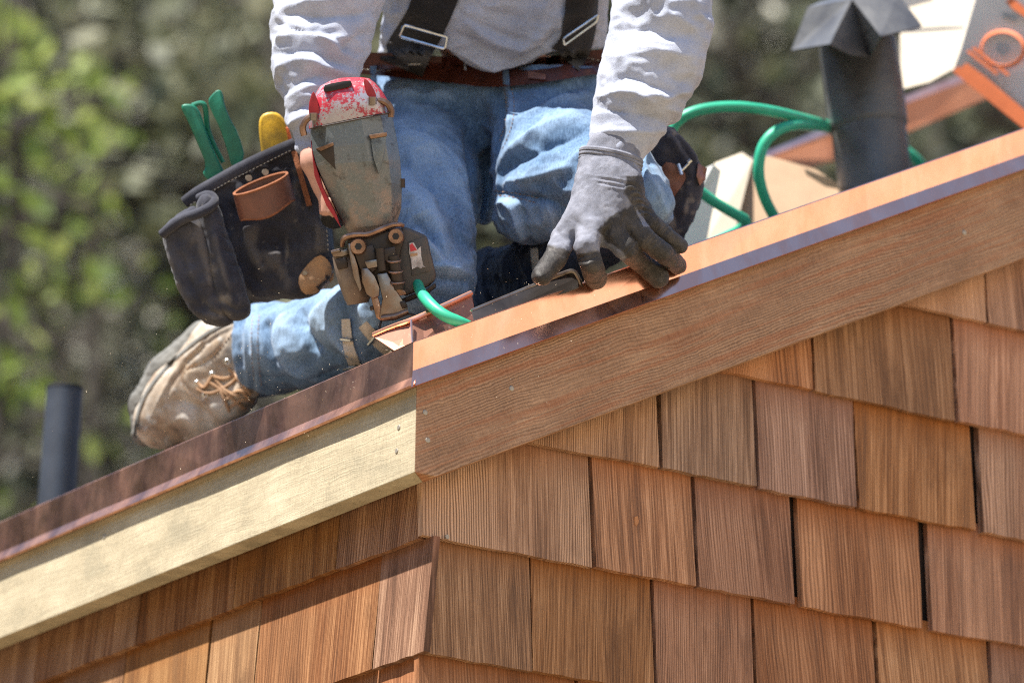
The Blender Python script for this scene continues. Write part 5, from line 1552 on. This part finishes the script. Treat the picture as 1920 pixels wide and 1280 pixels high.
# tan cover on the left and its latch
mb = MB(); mb.add(*loft([((622, 482), (662, 476), GB + 30, 46, 3), ((625, 500), (676, 492), GB + 28, 52, 3), ((633, 530), (688, 520), GB + 28, 52, 3), ((644, 560), (694, 556), GB + 30, 48, 3), ((650, 572), (690, 566), GB + 32, 38, 2.5)], sides=28)); mb.build('magazine_cover', M['gun_tan'], gun)
plate([(628, 486), (650, 482), (654, 502), (634, 506)], GB - 26, 14, 2.5, 'cover_window', M['gun_dark'])
plate([(622, 472), (634, 468), (652, 466), (658, 476), (640, 482), (624, 482)], GB - 22, 40, 2.5, 'cover_latch', M['gun_mid'])
mb = MB(); mb.add(*tube([np.array([622, 473, GB - 20]), np.array([638, 469, GB - 26])], 3.5, 8)); mb.build('latch_pin', M['gun_mid'], gun)
plate([(652, 458), (658, 456), (672, 500), (680, 540), (676, 548), (664, 520)], GB - 50, 16, 2, 'side_arm', M['gun_mid'])
# nose mechanism
plate([(678, 504), (690, 502), (704, 518), (713, 540), (712, 556), (700, 560), (688, 552), (680, 528)], GB - 62, 16, 3, 'nose_guard', M['gun_mid'])
plate([(664, 470), (700, 458), (712, 500), (700, 512), (676, 505)], GB - 52, 20, 3, 'nose_plate', M['gun_dark'])
plate([(684, 490), (722, 484), (724, 498), (690, 505)], GB - 60, 14, 2.5, 'contact_bar', M['gun_mid'])
plate([(716, 468), (742, 462), (744, 486), (720, 492)], GB - 62, 18, 3, 'contact_block', M['gun_dark'])
mb = MB(); mb.add(*tube([np.array([738, 480, GB - 58]), np.array([749, 542, GB - 52])], [11, 12], 14)); mb.build('spring_tube', M['gun_dark'], gun)
mb = MB()
for k in range(3): 
    c0 = np.array([739 + k * 3.6, 489 + k * 20, GB - 58]); mb.add(*tube([c0 + np.array([12.5 * math.cos(a), 3 * math.sin(a), -12.5 * math.sin(a)]) for a in np.linspace(0, 6.28, 18, endpoint=False)], 2.2, 6, closed=True))
mb.build('spring_clip', M['rust'], gun)
mb = MB(); mb.add(*tube([np.array([713, 466, GB - 60]), np.array([718, 508, GB - 58])], 9, 12)); mb.build('plunger', M['gun_dark'], gun)
plate([(707, 514), (727, 511), (744, 545), (766, 578), (764, 588), (720, 600), (712, 596), (718, 560)], GB - 60, 26, 3, 'contact_foot', M['gun_mid'])
plate([(730, 530), (760, 545), (764, 552), (744, 556)], GB - 56, 16, 2, 'foot_brace', M['rust'])
plate([(696, 556), (708, 552), (720, 590), (716, 602), (706, 596)], GB - 54, 20, 2.5, 'depth_rod', M['rust'])
plate([(750, 566), (760, 563), (766, 576), (756, 580)], GB - 64, 12, 2.5, 'adjust_knob', M['gun_dark'])
mb = MB(); mb.add(*tube([np.array([716, 597, GB - 62]), np.array([742, 594, GB - 62]), np.array([766, 584, GB - 60])], [6, 6.5, 6], 10)); mb.build('foot_lip', M['rust'], gun)
mb = MB(); mb.add(*tube([np.array([x, y, GB + z]) for x, y, z in [(716, 600, -50), (711, 618, -56), (716, 623, -58), (745, 618, -62), (778, 609, -58), (789, 600, -52), (782, 592, -46), (764, 588, -44)]], 2.2, 8, smoothn=3)); mb.build('wire_foot', M['gun_dark'], gun)
plate([(693, 575), (700, 572), (703, 580), (696, 584)], GB - 50, 10, 2, 'small_nut', M['gun_dark'])

GUNK = 0
# ------------------------------------------------------------------ air hose
M['hose'] = plain('green_rubber_hose', (.03, .38, .22), .42, 0, 90, .2, .12, .0006)
mb = MB()
hp = [(770, 470, .30), (782, 535, .22), (798, 562, .14), (828, 590, .11), (868, 606, .11), (905, 626, .14), (1000, 620, .45), (1200, 520, .9), (1330, 458, 1.0), (1412, 420, .95), (1372, 398, .9), (1325, 370, .88), (1270, 322, .86),
      (1248, 280, .86), (1262, 232, .86), (1300, 207, .86), (1370, 198, .88), (1440, 206, .9), (1510, 224, 1.05), (1552, 236, 1.4), (1640, 250, 1.62), (1700, 300, 1.6)]
mb.add(*tube([A(*p) for p in hp], [8, 9.5] + [11.6] * 18, 12, smoothn=3))
tag(mb.build('air_hose', M['hose']), 'green rubber air hose running from the nailer and arching high to the vent pipe', 'hose')
mb = MB()
hp2 = [(1740, 330, 1.65), (1715, 292, 1.62), (1660, 262, 1.62), (1600, 245, 1.62), (1560, 240, 1.42), (1500, 232, 1.0), (1462, 240, .94), (1430, 268, .93), (1420, 318, .93), (1430, 365, .94), (1450, 405, .96), (1480, 450, 1.0)]
mb.add(*tube([A(*p) for p in hp2], 11.8, 12, smoothn=3))
tag(mb.build('air_hose', M['hose']), 'loop of green air hose curling down to the copper edge left of the vent pipe', 'hose')

# ------------------------------------------------------------------ copper pieces and pry bar by the knee
cf = empty('copper_flashing', W(800, 640, .06), 'folded piece of brown copper flashing standing under the nailer', 'flashing')
mb = MB()
pl_ = [(697, 628), (720, 612), (772, 600), (884, 548), (892, 562), (894, 606), (780, 650), (742, 658)]
def slab(pts3, th, name, mat, parent, bw=1):
    """thin sheet from (px,py,dz) corners, thickness th away from the viewer"""
    V = [A(*p) for p in pts3]; n = len(V)
    V = V + [v + np.array([0, 0, th]) for v in V]
    Fc = [list(range(n)), list(range(2 * n - 1, n - 1, -1))] + [[i, (i + 1) % n, n + (i + 1) % n, n + i] for i in range(n)]
    mb = MB(); mb.add(*bevel(V, Fc, bw, 1)); return mb.build(name, mat, parent, smooth=False)
slab([(697, 630, .16), (771, 604, .13), (774, 652, .10), (742, 660, .11)], 3, 'side_panel', M['copper_brown'], cf)
slab([(772, 603, .13), (885, 553, .18), (896, 615, .16), (775, 655, .10)], 3, 'main_panel', M['copper_brown'], cf)
mb = MB(); mb.add(*tube([A(700, 627, .158), A(735, 612, .145), A(772, 600, .125), A(830, 574, .15), A(884, 549, .178)], [4, 5, 5], 8, smoothn=1)); mb.build('folded_edge', M['copper_warm'], cf)
mb = MB(); mb.add(*tube([A(771, 600, .122), A(772, 628, .108), A(775, 655, .09)], 2.2, 6)); mb.build('seam', M['copper'], cf)
M['bar'] = plain('blackened_steel', (.07, .06, .055), .35, .6, 60, .6, .2, col2=(.03, .025, .022))
pb_ = empty('pry_bar', W(960, 590, .12), 'flat dark steel bar lying along the copper edge under the thumb', 'bar')
slab([(884, 580, .10), (1062, 512, .20), (1074, 506, .20), (1084, 520, .20), (1086, 540, .19), (890, 612, .08)], 7, 'blade', M['bar'], pb_, 2)
mb = MB(); mb.add(*tube([A(884, 582, .10), A(970, 548, .15), A(1060, 511, .198), A(1076, 507, .2), (A(1086, 525, .2)), A(1090, 540, .2)], [3, 4, 4.5, 5, 5, 4], 8, smoothn=2)); mb.build('rolled_edge', M['gun_mid'], pb_)

# ------------------------------------------------------------------ vent pipes
def pipe_px(x0, x1, ytop, ybot, dz, mat, name, parent, lean=0, taper=1.0, n=28, wall=.94):
    mb = MB()
    c0 = A((x0[0] + x0[1]) / 2, ytop, dz); c1 = A((x1[0] + x1[1]) / 2, ybot, dz)
    r0 = (A(x0[1], 0, dz)[0] - A(x0[0], 0, dz)[0]) / 2; r1 = (A(x1[1], 0, dz)[0] - A(x1[0], 0, dz)[0]) / 2
    upv = c0 - c1; upv[2] = -upv[1] * 0 + (UPZ[2] / UPZ[1]) * (c0[1] - c1[1]) if True else 0
    c0 = c1 + upv
    mb.add(*tube([c1, c1 * .5 + c0 * .5, c0], [r1, (r0 + r1) / 2, r0], n))
    return mb, c0, c1, r0, r1
# world up expressed in modelling axes
UPZ = np.array([RGT[2], -UPV[2], FWD[2]])
vp = empty('vent_pipe', W(1650, 380, 1.3), 'black vent pipe with a folded star shaped cap, standing on the roof at the right', 'vent pipe')
mb, c0, c1, r0, r1 = pipe_px((1548, 1690), (1580, 1722), 110, 420, 1.3, M['black_iron'], 'p', vp); mb.build('pipe', M['black_iron'], vp)
mb = MB(); k = .42
cc = c1 + (c0 - c1) * .60; up = (c0 - c1) / np.linalg.norm(c0 - c1)
mb.add(*tube([cc - up * 10, cc, cc + up * 6], [r0 + 1, r0 + 5, r0 + 5], 28)); mb.add(*tube([cc + up * 6, cc + up * 110, cc + up * 190], [r0 + 5, r0 + 5, r0 + 5], 28))
mb.build('collar', M['black_iron'], vp)
mb = MB()
cd = c1 + up * 4; mb.add(*tube([cd - up * 30, cd, cd + up * 40], [r1 + 34, r1 + 14, r1 + 3], 24)); mb.build('boot_flange', M['black_iron'], vp)
# cap: sheet folded into a star; alternate ridges and valleys, open mouths below
D = 1.25
ap = A(1612, -8, D + .0)
def cp3(x, y, dz): return A(x, y, D + dz)
rim_pts = [cp3(1486, 96, .02), cp3(1556, 85, -.13), cp3(1592, 104, -.085), cp3(1632, 108, -.03), cp3(1652, 70, -.12), cp3(1727, 52, -.02), cp3(1720, 40, .10), cp3(1660, 60, .14), cp3(1600, 75, .15), cp3(1530, 80, .12)]
top_pts = [cp3(1517, 16, .03), cp3(1594, 2, -.03), cp3(1596, 2, -.03), cp3(1598, 2, -.03), cp3(1625, -2, -.02), cp3(1682, -8, .02), cp3(1680, -12, .06), cp3(1640, -10, .08), cp3(1590, -4, .08), cp3(1540, 6, .07)]
V = rim_pts + top_pts + [ap + np.array([0, -6, 40])]
n = 10
Fc = [[i, (i + 1) % n, n + (i + 1) % n, n + i] for i in range(n)] + [[n + i, n + (i + 1) % n, 2 * n] for i in range(n)]
V, Fc = fix_normals(V, Fc)
mb = MB(); mb.add(V, Fc)
capo = mb.build('cap', M['black_iron'], vp, smooth=False)
sm = capo.modifiers.new('sheet', 'SOLIDIFY'); sm.thickness = .003; sm.offset = 1
vp2 = empty('vent_pipe', W(110, 960, 1.5), 'short plain black standpipe at the far left behind the eave', 'vent pipe')
mb, c0, c1, r0, r1 = pipe_px((80, 149), (66, 138), 728, 1000, 1.5, M['black_plastic'], 'p', vp2); mb.build('pipe', M['black_plastic'], vp2)
mb = MB(); up = (c0 - c1) / np.linalg.norm(c0 - c1); mb.add(*tube([c0 - up * 5, c0 + up * .5], [r0 * 1.03, r0 * 1.03], 28)); mb.build('rim', M['rubber'], vp2)

# ------------------------------------------------------------------ cartons and far copper strip
M['card_white'] = plain('white_card', (.70, .67, .62), .8, 0, 40, .12)
M['card_cream'] = plain('cream_card', (.50, .43, .33), .8, 0, 30, .1)
M['card_brown'] = plain('brown_card', (.36, .24, .15), .85, 0, 40, .2)
M['card_print'] = plain('carton_panel', (.80, .78, .75), .7, 0, 40, .1)
M['ink_orange'] = plain('orange_ink', (.72, .19, .07), .6, 0, 60, .15)
M['ink_grey'] = plain('grey_ink', (.12, .13, .14), .7)
def panel(pts, name, mat, parent, th=6): return slab(pts, th, name, mat, parent, .8)
ct = empty('carton', W(1900, 250, 1.5), 'open carton with orange printed panel and raised cream flap at the top right', 'carton')
panel([(1700, -40, 1.72), (1840, -60, 1.72), (1826, 40, 1.63), (1790, 128, 1.54), (1742, 155, 1.52), (1690, 168, 1.5), (1688, 60, 1.62)], 'cream_flap', M['card_cream'], ct)
panel([(1640, -40, 1.62), (1760, -80, 1.62), (1750, 2, 1.62), (1706, 14, 1.62), (1670, 10, 1.62)], 'cream_flap', M['card_white'], ct)
pr = panel([(1846, -60, 1.42), (2060, -60, 1.30), (2080, 330, 1.36), (1925, 246, 1.44), (1855, 188, 1.48), (1786, 134, 1.50), (1800, 95, 1.48)], 'printed_panel', M['card_print'], ct)
panel([(2084, 330, 1.37), (2060, -60, 1.31), (2160, -40, 1.9), (2180, 300, 1.95)], 'side_panel', M['card_brown'], ct)
panel([(1925, 250, 1.45), (2080, 334, 1.37), (2180, 300, 1.95), (1960, 170, 2.0)], 'bottom_panel', M['card_brown'], ct)
PD = lambda x: 1.49 - (x - 1790) * .0007 - .006
def ink(poly, mat, name='print'):
    V = [A(x, y, PD(x) - .006) for x, y in poly]; n = len(V)
    V += [v + np.array([0, 0, 1.5]) for v in V]
    Fc = [list(range(n)), list(range(2 * n - 1, n - 1, -1))] + [[i, (i + 1) % n, n + (i + 1) % n, n + i] for i in range(n)]
    mb = MB(); mb.add(*fix_normals(V, Fc)); return mb.build(name, mat, pr, smooth=False)
ink([(1796, 124), (1930, 226), (1930, 250), (1786, 134)] , M['ink_orange'])
ink([(1812, 118), (1850, 146), (1930, 214), (1930, 236), (1800, 128)], M['ink_orange'])
ink([(1872, -10), (1890, -10), (1930, 22), (1930, 38), (1900, 18)], M['ink_orange'])
for (x, y, w) in ((1812, 98, 60), (1822, 92, 72)):
    ink([(x, y), (x + 4, y - 5), (x + w, y + w * .72 - 5), (x + w - 4, y + w * .72)], M['ink_orange'])
ring = []
for a in np.linspace(0, 2 * math.pi, 40, endpoint=False):
    ring.append((1880 + 40 * math.cos(a), 92 + 33 * math.sin(a)))
mbr = MB(); mbr.add(*tube([A(x, y, PD(x) - .004) for x, y in ring], 5, 6, closed=True, flat=.4)); mbr.build('logo_ring', M['ink_orange'], pr)
for k in range(5):
    a = k * 1.2566 + .3
    x, y = 1880 + 9 * math.cos(a), 91 + 8 * math.sin(a)
    ink([(x - 4, y - 4), (x + 4, y - 3), (x + 5, y + 4), (x - 3, y + 4)], M['ink_grey'], 'logo_mark')
for k in range(3):
    ink([(1880 + k * 9, 24 + k * 3), (1886 + k * 9, 22 + k * 3), (1888 + k * 9, 32 + k * 3), (1881 + k * 9, 34 + k * 3)], M['ink_grey'], 'lettering')

c2 = empty('carton', W(1400, 450, 1.25), 'opened brown and white cartons lying on the roof behind the green hose loop', 'carton')
panel([(1380, 318, 1.35), (1440, 292, 1.37), (1530, 318, 1.35), (1580, 352, 1.32), (1600, 380, 1.30), (1440, 480, 1.22), (1350, 480, 1.22)], 'brown_panel', M['card_brown'], c2)
panel([(1340, 306, 1.34), (1392, 286, 1.37), (1412, 300, 1.36), (1372, 460, 1.15), (1308, 480, 1.08)], 'cream_flap', M['card_cream'], c2)
panel([(1250, 352, 1.1), (1338, 308, 1.1), (1352, 320, 1.12), (1320, 478, 1.1), (1240, 490, 1.05)], 'white_panel', M['card_print'], c2)
panel([(1508, 316, 1.26), (1560, 336, 1.28), (1580, 356, 1.3), (1548, 350, 1.29), (1512, 328, 1.27)], 'white_edge', M['card_cream'], c2)
cs = empty('copper_strip', W(1640, 260, 2.2), 'long bright copper strip beyond the vent pipe, running under the printed carton', 'copper strip')
panel([(1412, 300, 2.2), (1560, 250, 2.3), (1700, 188, 2.35), (1846, 136, 2.4), (1852, 184, 2.4), (1700, 250, 2.35), (1572, 300, 2.3), (1440, 330, 2.25)], 'strip_face', M['copper_warm'], cs, 4)
panel([(1410, 296, 2.22), (1700, 180, 2.36), (1840, 124, 2.42), (1846, 138, 2.40), (1702, 192, 2.34), (1414, 304, 2.18)], 'strip_lip', M['copper'], cs, 4)

# ------------------------------------------------------------------ sawdust flying round the nailer
M['sawdust'] = plain('sawdust', (.75, .62, .45), .9)
V = []; Fc = []
for k in range(260):
    x = rnd.gauss(520, 170) if k % 3 else rnd.gauss(960, 60); y = 640 - (x - 520) * .15 + rnd.gauss(40, 70)
    c = W(x, y, rnd.uniform(.02, .16))
    a = np.array([rnd.gauss(0, 1) for _ in range(3)]); a /= np.linalg.norm(a); q = np.cross(a, FWD); q /= np.linalg.norm(q)
    l = rnd.uniform(.0006, .0022); w_ = .0005; n = len(V)
    V += [c - a * l, c + q * w_, c + a * l, c + FWD * w_]
    Fc += [[n, n + 1, n + 2], [n, n + 2, n + 3], [n, n + 3, n + 1], [n + 1, n + 3, n + 2]]
tag(mk('sawdust', V, Fc, M['sawdust'], smooth=False), 'fine sawdust flecks flying around the nailer and boot', 'sawdust', kind='stuff')
